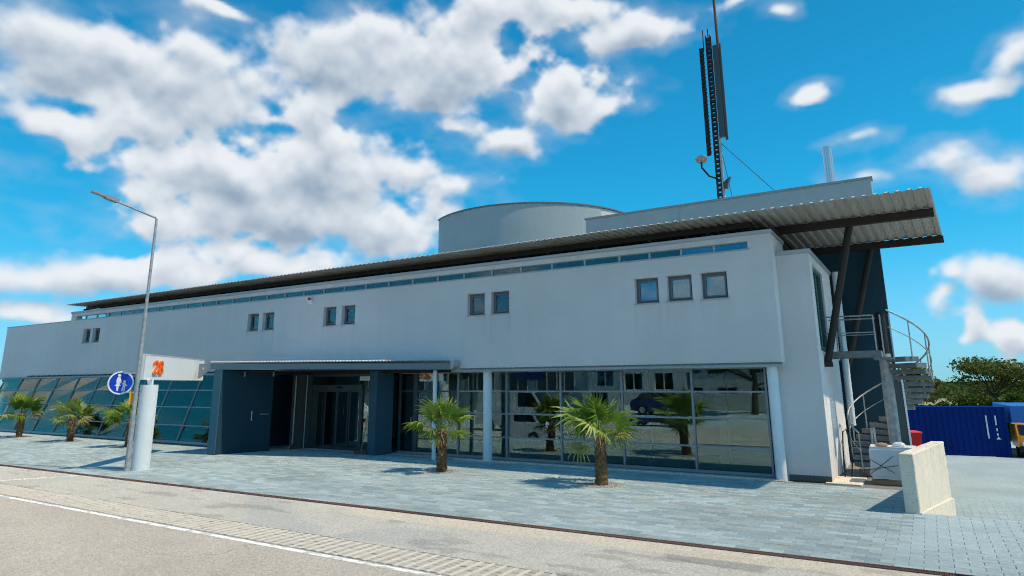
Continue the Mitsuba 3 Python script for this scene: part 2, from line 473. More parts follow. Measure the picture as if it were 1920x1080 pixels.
def flat(x0, x1, y0, y1, z):
    return np.array([(x0, y0, z), (x1, y0, z), (x1, y1, z), (x0, y1, z)], float), np.array([[0, 1, 2, 3]])


solo('opposite_lot', flat(-120, 60, -13.9, .88, -.004), 'm_yard', kind='structure')
# road with its edge line
road = solo('road', flat(-300, 300, .9, 7.95, 0.0), 'm_asphalt', kind='structure')
put(road, 'edge_line', flat(-300, 300, 7.80, 7.92, .004), 'm_paint')
# band of setts between road and parking strip
band = thing('sett_gutter', kind='structure')
put(band, 'bed', flat(-300, 300, 7.951, 8.82, -.008), 'm_strip')
barm = mikit.ply(MB().box(-.035, .035, 7.975, 8.78, -.02, .012, .006).mesh(), 'm_sett_bar')
setts = MB()
nb = 0
for k in range(260):
    x = -48 + k * .205
    if x > 1.5:
        break
    if -27 < x < -4.5:
        put(band, 'sett_bar', instance(barm, trans(x, 0, rng.normal(0, .002))), None)
        nb += 1
    else:
        setts.box(x - .035, x + .035, 7.975, 8.78, -.02, .012)
    for q_ in range(7):
        y = 8.0 + q_ * .112
        h = .004 + rng.normal(0, .003)
        setts.box(x + .048, x + .157, y, y + .098, -.02, h)
put(band, 'setts', setts, 'm_sett', kind='stuff')
# parking strip up to the drain
sv = np.array([(-300, 8.82, 0), (60, 8.82, 0), (60, drain_y(60) - .09, 0), (-300, drain_y(-300) if drain_y(-300) > 8.9 else 8.9, 0)], float)
sv = np.array([(-80, 8.82, 0.0), (60, 8.82, 0), (60, drain_y(60) - .09, 0), (-80, drain_y(-80) - .09, 0)], float)
strip = solo('parking_strip', (sv, np.array([[0, 1, 2, 3]])), 'm_strip', kind='structure')
pl = np.array([(-22.75, 8.86, .004), (-22.62, 8.86, .004), (-21.70, 10.70, .004), (-21.84, 10.70, .004)])
put(strip, 'bay_line', (pl, np.array([[0, 1, 2, 3]])), 'm_paint')
# slotted drain
drain = thing('drain_channel', kind='structure')
dm, gm = MB(), MB()
ang = math.atan(.0295)
for sgn in (-1, 1):
    dm.bar((-80, drain_y(-80) + sgn * .07, -.01), (20, drain_y(20) + sgn * .07, -.01), .025, .05)
dm.bar((-80, drain_y(-80), -.03), (20, drain_y(20), -.03), .12, .02)
for k in range(1500):
    x = -45 + k * .03
    if x > .6:
        break
    gm.box(x, x + .015, drain_y(x) - .058, drain_y(x) + .058, -.012, .010)
put(drain, 'rail', dm, 'm_rust')
put(drain, 'grate', gm, 'm_rust', kind='stuff')


# ---- forecourt pavers
def zone_x(y):
    return -.5 + (y - 16.2) * (.44 / 5.25)


plaza = thing('forecourt', kind='structure')
pv = []
PLAZA_TOP = 26.0
bx = np.array([(-80, drain_y(-80) + .08), (20, drain_y(20) + .08), (20, 16.4), (RAMP_X, 16.4), (RAMP_X, 27.4), (-80, 27.4)])
poly = Polygon(bx)
tv, tf = trimesh.creation.triangulate_polygon(poly, engine='earcut')
put(plaza, 'bedding', (np.c_[tv, np.full(len(tv), -.014)], tf), 'm_joint')


def paver_arrays(cx, cy, w, d, z, h=.0, g=.004, ch=.007):
    """chamfered slabs, arrays of centres and sizes"""
    n = len(cx)
    x0, x1, y0, y1 = cx - w / 2 + g, cx + w / 2 - g, cy - d / 2 + g, cy + d / 2 - g
    zt = z + h
    zb = z - .015
    lo = np.stack([np.stack([a, b, c], -1) for a, b, c in ((x0, y0, zb), (x1, y0, zb), (x1, y1, zb), (x0, y1, zb))], 1)
    md = lo.copy()
    md[:, :, 2] = (zt - .006)[:, None]
    hi = np.stack([np.stack([a, b, c], -1) for a, b, c in ((x0 + ch, y0 + ch, zt), (x1 - ch, y0 + ch, zt), (x1 - ch, y1 - ch, zt), (x0 + ch, y1 - ch, zt))], 1)
    v = np.concatenate([lo, md, hi], 1).reshape(-1, 3)
    f = [[8, 9, 10], [8, 10, 11]]
    for a in (0, 4):
        for k in range(4):
            p, q2 = a + k, a + (k + 1) % 4
            f += [[p, q2, q2 + 4], [p, q2 + 4, p + 4]]
    f = np.asarray(f)
    return v, (f[None] + 12 * np.arange(n)[:, None, None]).reshape(-1, 3)


P = []   # (cx, cy, w, d)
for r in range(int(9.0 / ROW), int(19.6 / ROW)):
    y0 = r * ROW
    off = LEN * .5 if r % 2 else 0.0
    for c in range(-140, 2):
        x0 = c * LEN - off
        if x0 < -52 or x0 + LEN * .5 > zone_x(min(y0, 16.5)) or (y0 > 16.3 and x0 + LEN * .5 > RAMP_X):
            continue
        dy = drain_y(x0) + .10
        if y0 + ROW < dy + .05 or y0 > 19.55:
            continue
        lo_ = max(y0, dy)
        P.append((x0 + LEN / 2, (lo_ + y0 + ROW) / 2, LEN, y0 + ROW - lo_))
P = np.array(P)
P2 = []
for r in range(int(11.0 / ROW2), int(26 / ROW2)):
    y0 = r * ROW2
    off = LEN2 * .5 if r % 2 else 0.0
    for c in range(-6, 32):
        x0, x1 = c * LEN2 - off, (c + 1) * LEN2 - off
        if y0 < 16.3:
            if x0 + LEN * .5 <= zone_x(y0):                # toothed into the dark pavers on the same grid
                continue
        else:
            x0 = max(x0, RAMP_X)
        if x1 - x0 < .09:
            continue
        dy = drain_y(x0) + .10
        if y0 + ROW2 < dy + .05:
            continue
        lo_ = max(y0, dy)
        P2.append(((x0 + x1) / 2, (lo_ + y0 + ROW2) / 2, x1 - x0, y0 + ROW2 - lo_))
P2 = np.array(P2)


def in_view(p):
    q = p - EYE
    right = np.cross(FWD, UP)
    z = q @ FWD
    u = 1229 * (q @ right) / z
    v = 1229 * (q @ UP) / z
    return (z > .5) & (np.abs(u) < 955) & (v > -635) & (v < 440), z


full = (np.abs(P[:, 2] - LEN) < 1e-6) & (np.abs(P[:, 3] - ROW) < 1e-6)
vis, dep = in_view(np.c_[P[:, :2], np.zeros(len(P))])
full2 = (np.abs(P2[:, 2] - LEN2) < 1e-6) & (np.abs(P2[:, 3] - ROW2) < 1e-6) & (P2[:, 1] < 16.2)
vis2, dep2 = in_view(np.c_[P2[:, :2], np.zeros(len(P2))])
order = np.argsort(np.where(full & vis, dep, 1e9))[:230]
order2 = np.argsort(np.where(full2 & vis2, dep2, 1e9))[:70]
one = mikit.ply(paver_arrays(*(np.array([c]) for c in (0., 0., LEN, ROW, 0.))), 'm_paver')
two_ = mikit.ply(paver_arrays(*(np.array([c]) for c in (0., 0., LEN2, ROW2, 0.))), 'm_paver_grey')
for k in order:
    put(plaza, 'paver', instance(one, trans(P[k, 0], P[k, 1], rng.normal(0, .0012))), None)
for k in order2:
    if full2[k] and vis2[k]:
        put(plaza, 'paver', instance(two_, trans(P2[k, 0], P2[k, 1], rng.normal(0, .001))), None)
rest = np.setdiff1d(np.arange(len(P)), order)
pr = P[rest]
put(plaza, 'paving', paver_arrays(pr[:, 0], pr[:, 1], pr[:, 2], pr[:, 3], np.zeros(len(pr)), rng.normal(0, .0012, len(pr))), 'm_paver', kind='stuff')
lvl = P2[:, 1] < 16.2
rest2 = np.array([k for k in np.where(lvl)[0] if not (k in set(order2) and full2[k] and vis2[k])])
pr = P2[rest2]
put(plaza, 'grey_paving', paver_arrays(pr[:, 0], pr[:, 1], pr[:, 2], pr[:, 3], np.zeros(len(pr)), rng.normal(0, .001, len(pr))), 'm_paver_grey', kind='stuff')
# kerb line in front of the glazing
kb = MB()
for k in range(11):
    kb.box(-14.6 + k * 1.0, -13.61 + k * 1.0, 19.56, 19.66, -.1, .035, .008)
put(plaza, 'kerb', kb, 'm_concrete')
put(plaza, 'gutter_strip', flat(-17.2, -3.4, 19.66, 20.24, -.006), 'm_gravel')
put(plaza, 'entrance_slabs', flat(-24.4, -17.2, 19.55, 20.9, .001), 'm_paver_grey')
# ---- lower yard
yard = thing('yard', kind='structure')
yx = np.concatenate([[RAMP_X], np.arange(1, 80, 8)])
yy = np.concatenate([[16.2], np.arange(16.4, 20.3, .2), np.arange(22, 75, 4)])
a_, b_ = np.meshgrid(yx, yy, indexing='ij')
yv = np.stack([a_, b_, gz(a_ + .1, b_) - .004 - .012 * (b_ < 25.5)], -1).reshape(-1, 3)
i, j = np.meshgrid(np.arange(len(yx) - 1), np.arange(len(yy) - 1), indexing='ij')
q = np.stack([i * len(yy) + j, (i + 1) * len(yy) + j, (i + 1) * len(yy) + j + 1, i * len(yy) + j + 1], -1).reshape(-1, 4)
put(yard, 'surface', (yv, q), 'm_yard')
pr = P2[~lvl]
v, f = paver_arrays(pr[:, 0], pr[:, 1], pr[:, 2], pr[:, 3], np.zeros(len(pr)))
v[:, 2] += gz(v[:, 0] + .3, v[:, 1])
put(yard, 'paving', (v, f), 'm_paver_grey', kind='stuff')
back = np.array([(-80, 27.6, -1.36), (RAMP_X, 27.6, -1.36), (RAMP_X, 75, -1.36), (-80, 75, -1.36)], float)
back[:, 2] = gz(back[:, 0], back[:, 1]) - .004
put(yard, 'rear_surface', (back, np.array([[0, 1, 2, 3]])), 'm_yard')

# ------------------------------------------------------------------ the building
B = thing('office_building', 'long grey rendered two storey building with glazed ground floor and projecting corrugated roof', 'building')
YF, XR, XS, XL = 19.40, -3.33, -42.68, -50.9
WIN = [(-7.47, .77), (-6.43, .77), (-5.39, .77), (-13.90, .76), (-12.87, .76), (-26.33, .78), (-25.27, .78), (-21.36, .76), (-20.28, .76), (-41.05, .78), (-40.03, .78)]
wall = Polygon([(XL, 3.14), (XR, 3.14), (XR, 6.76), (XS, 6.76), (XS, 6.33), (XL, 6.33)])
for x, w in WIN:
    wall = wall.difference(sbox(x, 5.0, x + w, 5.79))
wall = wall.difference(sbox(-42.1, 6.37, -3.97, 6.60))
wm = MB().prism(wall, YF, YF + .32)
wm.box(XR - .32, XR, YF + .321, 21.4, 3.14, 6.76)                       # return at the right end
wm.box(XL, XL + .3, YF + .321, 25.4, 0.0, 6.33)
put(B, 'upper_wall', wm, 'm_plaster')
cp = MB().box(XS - .03, XR + .05, YF - .05, YF + .37, 6.762, 6.87, .01)
cp.box(XR - .37, XR + .05, YF + .372, 21.4, 6.762, 6.87, .01)
cp.box(XL - .03, XS - .035, YF - .02, YF + .35, 6.332, 6.37)
put(B, 'coping', cp, 'm_coping')
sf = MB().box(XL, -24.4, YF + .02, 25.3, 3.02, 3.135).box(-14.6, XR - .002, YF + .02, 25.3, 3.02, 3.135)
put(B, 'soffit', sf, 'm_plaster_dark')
put(B, 'entrance_soffit', MB().box(-24.399, -14.601, YF + .02, 25.3, 3.02, 3.135), 'm_black')
put(B, 'soffit_edge', MB().box(-14.2, XR + .004, YF - .012, YF + .018, 3.09, 3.138), 'm_sash')
put(B, 'flashing', MB().box(-47.0, -24.6, YF - .06, YF - .002, 3.165, 3.215), 'm_black')
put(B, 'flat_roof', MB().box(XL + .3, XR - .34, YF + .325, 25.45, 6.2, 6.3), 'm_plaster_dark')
# rooms behind the windows
rm = MB()
rm.box(XL + .31, XR - .33, 23.6, 23.7, 3.14, 6.19)
for x in (-47, -43, -38.5, -31, -24, -18, -11, -9.2, -4.0):
    rm.box(x, x + .1, YF + .33, 23.59, 3.14, 6.19)
put(B, 'room_walls', rm, 'm_interior')
put(B, 'ground_floor_slab', MB().box(XL + .31, XR - .1, 20.5, 25.3, -.05, .02), 'm_interior_floor')
gw = MB().box(XL + .31, -24.4, 24.9, 25.1, .02, 3.01).box(-22.0, -2.5, 24.9, 25.1, .02, 3.01)
for x in (-46, -38, -33, -11.6):
    gw.box(x, x + .12, 22.4, 24.89, .02, 3.01)
put(B, 'interior_wall', gw, 'm_interior')
for x, y in ((-12.55, 21.1), (-10.0, 21.3), (-8.0, 21.3), (-5.6, 21.6)):
    put(B, 'inner_column', MB().box(x - .14, x + .14, y - .14, y + .14, .02, 3.01), 'm_frame_dark')
# square windows
fr, wn = .055, .78
for k, (x, w) in enumerate(WIN):
    key = f'{B}__window'
    f = MB()
    y0, y1 = YF + .17, YF + .24
    x0, x1, z0, z1 = x, x + w, 5.0, 5.79
    f.box(x0, x0 + fr, y0, y1, z0, z1).box(x1 - fr, x1, y0, y1, z0, z1).box(x0 + fr, x1 - fr, y0, y1, z1 - fr, z1).box(x0 + fr, x1 - fr, y0, y1, z0, z0 + fr)
    s = fr + .012
    f.box(x0 + s, x0 + s + .05, y0 - .02, y1 - .01, z0 + s, z1 - s).box(x1 - s - .05, x1 - s, y0 - .02, y1 - .01, z0 + s, z1 - s)
    f.box(x0 + s + .05, x1 - s - .05, y0 - .02, y1 - .01, z1 - s - .05, z1 - s).box(x0 + s + .05, x1 - s - .05, y0 - .02, y1 - .01, z0 + s, z0 + s + .05)
    wk = put(B, 'window', f, 'm_sash')
    t = rng.normal(0, .003, 2)
    pn = np.array([(x0 + .1, y0 + .02, z0 + .1), (x1 - .1, y0 + .02 + t[0], z0 + .1), (x1 - .1, y0 + .02 + t[0] + t[1], z1 - .1), (x0 + .1, y0 + .02 + t[1], z1 - .1)])
    put(wk, 'pane', (pn, np.array([[0, 1, 2, 3]])), 'm_glass_skytint' if k < 3 else 'm_glass_strip')
    put(wk, 'sill', MB().box(x0 - .04, x1 + .04, YF - .05, YF + .165, z0 - .035, z0 - .003), 'm_coping')
# clerestory band
C = put(B, 'clerestory', MB().box(-42.1, -3.97, YF + .06, YF + .12, 6.571, 6.60).box(-42.1, -3.97, YF + .06, YF + .12, 6.37, 6.395), 'm_frame')
put(C, 'sill', MB().box(-42.16, -3.91, YF - .04, YF + .055, 6.335, 6.367), 'm_coping')
xsd = [-3.97, -4.94, -5.94, -6.95, -7.96] + [-9.19 - 1.229 * k for k in range(27)]
for a, b in zip(xsd[:-1], xsd[1:]):
    put(C, 'mullion', MB().box(b - .03, b + .03, YF + .05, YF + .13, 6.395, 6.571), 'm_coping')
    t = rng.normal(0, .003)
    pn = np.array([(b + .03, YF + .09, 6.395), (a - .03, YF + .09 + t, 6.395), (a - .03, YF + .095 + t, 6.571), (b + .03, YF + .095, 6.571)])
    put(C, 'pane', (pn, np.array([[0, 1, 2, 3]])), 'm_glass_skytint' if a > -5.5 else 'm_glass_strip')
# vertical glazing of the ground floor, right part
G = put(B, 'glazing', MB().box(-17.85, -3.75, 20.30, 20.38, .0, .09).box(-17.85, -3.75, 20.30, 20.38, 2.99, 3.019), 'm_frame')
ZR = [.09, .76, 1.56, 2.33, 2.99]
gx_ = [-14.92, -12.80, -10.63, -8.41, -6.13, -3.98]
for x in gx_ + [-3.78]:
    put(G, 'mullion', MB().box(x - .03, x + .03, 20.27, 20.39, .09, 2.99, .004), 'm_frame')
for a, b in zip(gx_[:-1], gx_[1:]):
    for z in ZR[1:-1]:
        put(G, 'transom', MB().box(a + .03, b - .03, 20.29, 20.37, z - .025, z + .025), 'm_frame')
    for z0, z1 in zip(ZR[:-1], ZR[1:]):
        t = rng.normal(0, .012, 2)
        y = 20.33
        pn = np.array([(a + .03, y, z0), (b - .03, y + t[0], z0), (b - .03, y + t[0] + t[1], z1), (a + .03, y + t[1], z1)])
        put(G, 'pane', (pn, np.array([[0, 1, 2, 3]])), 'm_glass')
# glass door and side light right of the pilaster
D = put(B, 'side_door', MB().box(-17.80, -17.72, 20.27, 20.37, .09, 2.99).box(-17.06, -16.86, 20.27, 20.37, .09, 2.99).box(-16.0, -15.92, 20.27, 20.37, .09, 2.99)
        .box(-17.72, -17.06, 20.28, 20.36, 2.30, 2.37).box(-16.86, -16.0, 20.28, 20.36, 2.30, 2.37).box(-15.92, -14.95, 20.28, 20.36, 2.30, 2.35).box(-16.86, -16.0, 20.28, 20.36, .55, .60), 'm_frame_dark')
for x0, x1, z0, z1 in ((-17.72, -17.06, .09, 2.30), (-17.72, -17.06, 2.37, 2.99), (-16.86, -16.0, .60, 2.30), (-16.86, -16.0, .09, .55), (-16.86, -16.0, 2.37, 2.99), (-15.92, -14.95, .09, 2.30), (-15.92, -14.95, 2.35, 2.99)):
    put(D, 'pane', (np.array([(x0, 20.32, z0), (x1, 20.325, z0), (x1, 20.327, z1), (x0, 20.322, z1)]), np.array([[0, 1, 2, 3]])), 'm_glass')
put(D, 'handle', MB().tube([(-17.10, 20.22, .95), (-17.10, 20.22, 1.35)], .014, 8), 'm_stainless')
# columns
for x, r in ((-3.67, .145), (-13.23, .16)):
    cm = trimesh.creation.cylinder(r, 3.02, sections=32)
    cm.apply_translation((x, 19.74, 1.51))
    put(B, 'column', cm, 'm_white', smooth=40)
# leaning glazing, left part
yt, zt, yb = 19.36, 3.10, 18.32


def lean(x, z, off=0.0):
    return (x, yb + (yt - yb) * z / zt - off * .95, z + off * .32)


def leanbar(m, x0, z0, x1, z1, w, d):
    nrm = np.array([0, -zt, (yt - yb)]) / math.hypot(zt, yt - yb)
    m.bar(lean(x0, z0), lean(x1, z1), w, d, up=nrm)


lx = [-24.62 - 2.29 * k for k in range(12)]
zr = [.12, .80, 1.60, 2.36, 3.06]
fm = MB()
leanbar(fm, -24.55, .09, lx[-1], .09, .10, .08)
leanbar(fm, -24.55, 3.08, lx[-1], 3.08, .08, .08)
L = put(B, 'sloped_glazing', fm, 'm_frame')
put(L, 'plinth', MB().box(lx[-1], -24.55, yb - .06, yb + .2, -.02, .05), 'm_frame_dark')
for x in lx:
    m = MB()
    leanbar(m, x, .1, x, 3.08, .055, .10)
    put(L, 'mullion', m, 'm_frame')
for a, b in zip(lx[:-1], lx[1:]):
    for z in zr[1:-1]:
        m = MB()
        leanbar(m, a, z, b, z, .05, .07)
        put(L, 'transom', m, 'm_frame')
    for z0, z1 in zip(zr[:-1], zr[1:]):
        t = rng.normal(0, .022, 3)
        put(L, 'pane', (np.array([lean(b, z0), lean(a, z0, t[0]), lean(a, z1, t[1]), lean(b, z1, t[2])]), np.array([[0, 1, 2, 3]])), 'm_glass_green')
sw = MB().prism(Polygon([(yb, 0), (25.3, 0), (25.3, 3.14), (yt, 3.14)]), -24.54, -24.40, 'yz')
put(B, 'cheek_wall', sw, 'm_navy')
put(B, 'sloped_ceiling', MB().box(-50.5, -24.6, 19.42, 20.0, 2.9, 3.01), 'm_interior')

# entrance recess
ew = Polygon([(-23.97, 16.36), (-23.48, 16.36), (-23.02, 18.45), (-23.3, 18.7), (-24.36, 18.9)])
put(B, 'entrance_wall', MB().prism(ew, 0.0, 3.2, 'xy'), 'm_navy')
put(B, 'jamb_face', MB().box(-23.965, -23.49, 16.335, 16.358, .02, 3.18), 'm_jamb')
put(B, 'passage_wall', MB().prism(Polygon([(-22.78, 19.25), (-22.45, 20.0), (-22.45, 24.5), (-22.6, 24.5), (-22.6, 20.0), (-22.84, 19.3)]), 0, 3.05, 'xy').box(-24.38, -22.61, 24.3, 24.5, 0, 3.05), 'm_interior')
put(B, 'pilaster', MB().prism(Polygon([(-18.45, 19.30), (-17.93, 19.16), (-17.80, 19.95), (-18.30, 20.25)]), 0.0, 3.3, 'xy'), 'm_pilaster')
A = put(B, 'automatic_door', MB().box(-22.45, -19.55, 20.02, 20.22, 2.36, 2.58).box(-22.45, -22.27, 20.06, 20.18, .02, 2.36).box(-19.72, -19.55, 20.06, 20.18, .02, 2.36)
        .box(-18.86, -18.80, 20.06, 20.18, .02, 3.0).box(-22.45, -18.8, 20.06, 20.18, 2.92, 3.02).box(-19.55, -18.86, 20.06, 20.18, .02, .10).box(-22.27, -19.72, 20.08, 20.16, .0, .03), 'm_frame_dark')
for x0, x1 in ((-22.27, -21.74), (-21.74, -21.02), (-21.02, -20.34), (-20.34, -19.72)):
    lf = MB()
    ys_ = 20.09 if x0 > -21.8 and x0 < -20.5 else 20.13
    lf.box(x0 + .005, x0 + .06, ys_, ys_ + .035, .03, 2.36).box(x1 - .06, x1 - .005, ys_, ys_ + .035, .03, 2.36).box(x0 + .06, x1 - .06, ys_, ys_ + .035, .03, .11).box(x0 + .06, x1 - .06, ys_, ys_ + .035, 2.29, 2.36)
    lk = put(A, 'leaf', lf, 'm_frame_dark')
    put(A, 'pane', (np.array([(x0 + .06, ys_ + .017, .11), (x1 - .06, ys_ + .02, .11), (x1 - .06, ys_ + .02, 2.29), (x0 + .06, ys_ + .017, 2.29)]), np.array([[0, 1, 2, 3]])), 'm_glass')
put(A, 'pane', (np.array([(-19.55, 20.12, .10), (-18.86, 20.125, .10), (-18.86, 20.125, 2.92), (-19.55, 20.12, 2.92)]), np.array([[0, 1, 2, 3]])), 'm_glass')
put(A, 'pane', (np.array([(-22.45, 20.12, 2.58), (-19.55, 20.125, 2.58), (-19.55, 20.125, 2.92), (-22.45, 20.12, 2.92)]), np.array([[0, 1, 2, 3]])), 'm_glass')
put(A, 'sensor', MB().box(-20.95, -20.68, 19.97, 20.018, 2.44, 2.52, .01), 'm_black')
P_ = put(B, 'downpipe', MB().tube([(-22.62, 19.28, 2.95), (-22.62, 19.28, .25), (-22.68, 19.15, .05)], .03, 10), 'm_frame')
put(B, 'downpipe', MB().tube([(-22.42, 19.70, 3.0), (-22.42, 19.70, .03)], .022, 10), 'm_frame')
hd = MB().tube([(-23.10, 17.62, 1.22), (-23.14, 17.60, 1.25), (-23.14, 17.60, 1.57), (-23.10, 17.62, 1.60)], .018, 8)
put(B, 'door_handle', hd, 'm_stainless')
put(B, 'key_switch', MB().box(-23.08, -22.99, 17.95, 18.30, 1.42, 1.47, .006), 'm_frame')
for x, y in ((-23.1, 17.1), (-22.5, 18.0)):
    cl = MB().tube([(x, y, 3.12), (x, y, 3.0), (x + .06, y - .05, 2.94), (x + .15, y - .1, 2.96), (x + .17, y - .12, 3.04)], .03, 8)
    put(B, 'wall_lamp', cl, 'm_frame')
# canopy
ca, cb_ = np.array([-24.15, 16.25]), np.array([-14.35, 19.05])
K = put(B, 'canopy', MB().bar((ca[0] + .1, ca[1], 3.325), (cb_[0], cb_[1], 3.205), .10, .22), 'm_beam')
cx_, cy_ = [], []
cs = MB()
n = 150
dirv = (cb_ - ca) / np.linalg.norm(cb_ - ca)
pts = []
for k in range(n + 1):
    s = k / n
    b = ca + (cb_ - ca) * s - np.array([-dirv[1], dirv[0]]) * .10
    zz = 3.485 - .06 * s + (.03 if k % 2 else -.03)
    pts.append((b[0], b[1], zz))
    pts.append((b[0], 19.385, zz + .03))
pts = np.array(pts)
ff = []
for k in range(n):
    ff += [[2 * k, 2 * k + 2, 2 * k + 3], [2 * k, 2 * k + 3, 2 * k + 1]]
put(K, 'corrugated_sheet', (pts, np.array(ff)), 'm_zinc')
put(K, 'ceiling', MB().prism(Polygon([(-24.3, 16.5), (-14.6, 19.25), (-14.6, 19.385), (-24.3, 19.385)]), 3.10, 3.14, 'xy'), 'm_black')  # black panel added to keep the recess below dark
put(K, 'end_plate', MB().prism(Polygon([(-14.33, 3.10), (-14.18, 3.2), (-14.18, 3.40), (-14.33, 3.40)]), 19.0, 19.38), 'm_coping')
gp = MB()
gd = np.array([-dirv[0], -dirv[1]])
a = ca - dirv * .02
for (p0, p1, p2, p3) in [((-.62, 3.25), (-.62, 2.85), (-.2, 3.24), (.12, 3.24))]:
    pg = Polygon([(-.55, 2.86), (-.50, 2.86), (.02, 3.20), (.02, 3.43), (-.55, 3.43)]).difference(Point(-.35, 3.24).buffer(.055))
    m = MB().prism(pg, -.02, .02).mesh()
    M = np.eye(4)
    M[:3, 0] = [dirv[0], dirv[1], 0]
    M[:3, 1] = [-dirv[1], dirv[0], 0]
    M[:3, 3] = [ca[0] + .1, ca[1] - .03, 0]
    m.apply_transform(M)
    put(K, 'gusset', m, 'm_frame')
put(K, 'post', trimesh.creation.cylinder(.075, 3.08, sections=24, transform=trans(-15.13, 19.17, 1.54)), 'm_white', smooth=40)
for x0, x1 in ((-17.2, -16.4), (-16.9 + .9, -15.4)):
    pass
# projecting bay on the right with the escape door
bay = MB()
bay.box(-3.74, -2.45, 19.95, 20.25, 0, 6.17)
side = Polygon([(20.251, 0), (24.7, 0), (24.7, 6.17), (20.251, 6.17)]).difference(sbox(20.52, 3.46, 22.6, 5.92))
bay.prism(side, -2.75, -2.45, 'yz')
bay.box(-3.74, -2.76, 24.4, 24.7, 0, 6.17)
put(B, 'stair_bay', bay, 'm_plaster')
bc = MB().box(-3.325, -2.40, 19.90, 24.75, 6.172, 6.30, .012)
put(B, 'bay_coping', bc, 'm_coping')
ED = put(B, 'escape_door', MB().box(-2.62, -2.50, 20.52, 20.62, 3.46, 5.92).box(-2.62, -2.50, 22.5, 22.6, 3.46, 5.92).box(-2.62, -2.50, 20.62, 22.5, 5.80, 5.92)
         .box(-2.60, -2.52, 20.62, 20.70, 3.5, 5.8).box(-2.60, -2.52, 21.45, 21.60, 3.5, 5.8).box(-2.60, -2.52, 22.42, 22.5, 3.5, 5.8).box(-2.60, -2.52, 20.7, 21.45, 3.5, 3.62).box(-2.60, -2.52, 21.6, 22.42, 3.5, 3.62), 'm_frame_green')
put(ED, 'pane', (np.array([(-2.56, 20.70, 3.62), (-2.56, 21.45, 3.62), (-2.56, 21.45, 5.8), (-2.56, 20.70, 5.8)]), np.array([[0, 1, 2, 3]])), 'm_glass')
put(ED, 'pane', (np.array([(-2.56, 21.60, 3.62), (-2.56, 22.42, 3.62), (-2.56, 22.42, 5.8), (-2.56, 21.60, 5.8)]), np.array([[0, 1, 2, 3]])), 'm_glass')
put(B, 'rear_downpipe', MB().tube([(-2.28, 24.95, 6.3), (-2.28, 24.95, 1.2)], .11, 14), 'm_white')
put(B, 'bay_plinth', MB().box(-3.5, -2.46, 19.935, 19.948, 0.0, .16), 'm_frame_dark')  # dark strip standing in for the shade along the bay foot
put(B, 'threshold_slab', MB().box(-2.60, -1.75, 19.75, 21.3, -.02, .03, .006), 'm_concrete')

# tall rear block and curved drum
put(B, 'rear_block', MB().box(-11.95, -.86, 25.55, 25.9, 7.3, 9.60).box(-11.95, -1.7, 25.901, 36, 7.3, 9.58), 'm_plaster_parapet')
put(B, 'rear_block_base', MB().box(-11.95, -.86, 25.55, 25.9, -1.4, 7.299).box(-11.95, -1.7, 25.901, 36, -1.4, 7.298), 'm_plaster_tower_shaded')  # lower wall: shade under the roof put into a darker colour
put(B, 'rear_coping', MB().box(-12.0, -.80, 25.50, 25.75, 9.602, 9.68).box(-1.05, -.80, 25.752, 25.93, 9.602, 9.68), 'm_frame')
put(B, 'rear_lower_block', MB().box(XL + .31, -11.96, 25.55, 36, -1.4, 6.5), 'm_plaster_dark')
put(B, 'expansion_joint', MB().tube([(-8.05, 25.535, 7.2), (-7.72, 25.535, 9.6)], .012, 6), 'm_coping')
# circle through three plan points
p1, p2, p3 = np.array([-22.07, 28.0]), np.array([-18.2, 26.99]), np.array([-13.0, 31.2])
A2 = 2 * np.array([p2 - p1, p3 - p1])
cc = np.linalg.solve(A2, [p2 @ p2 - p1 @ p1, p3 @ p3 - p1 @ p1])
R = np.linalg.norm(p1 - cc)
t0 = math.atan2(*(p1 - cc)[::-1])
tr = math.atan2(*(np.array([-13.4, 30.4]) - cc)[::-1])
t1 = math.atan2(*(np.array([-12.2, 33.6]) - cc)[::-1])
if t0 < 0: t0 += 2 * math.pi
if tr > 0: pass
while tr < t0: tr += 2 * math.pi
while t1 < tr: t1 += 2 * math.pi


def drumwall(a0, a1, r, z0, z1, th=.25, n=40):
    aa = np.linspace(a0, a1, n)
    o = np.c_[cc[0] + r * np.cos(aa), cc[1] + r * np.sin(aa)]
    i_ = np.c_[cc[0] + (r - th) * np.cos(aa), cc[1] + (r - th) * np.sin(aa)]
    return MB().prism(Polygon(np.vstack([o, i_[::-1]])), z0, z1, 'xy')


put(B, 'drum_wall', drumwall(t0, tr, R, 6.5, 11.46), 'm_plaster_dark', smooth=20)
put(B, 'drum_end_wall', drumwall(tr + .004, t1, R - .03, 6.5, 11.44), 'm_plaster_light', smooth=20)  # sunlit end of the drum, its light put into paler plaster
put(B, 'drum_coping', drumwall(t0 - .01, t1, R + .05, 11.462, 11.53, .35), 'm_sash', smooth=20)
put(B, 'drum_core', MB().prism(Polygon(np.c_[cc[0] + (R - .3) * np.cos(np.linspace(t0, t1, 40)), cc[1] + (R - .3) * np.sin(np.linspace(t0, t1, 40))]), 6.5, 11.3, 'xy'), 'm_plaster_dark')

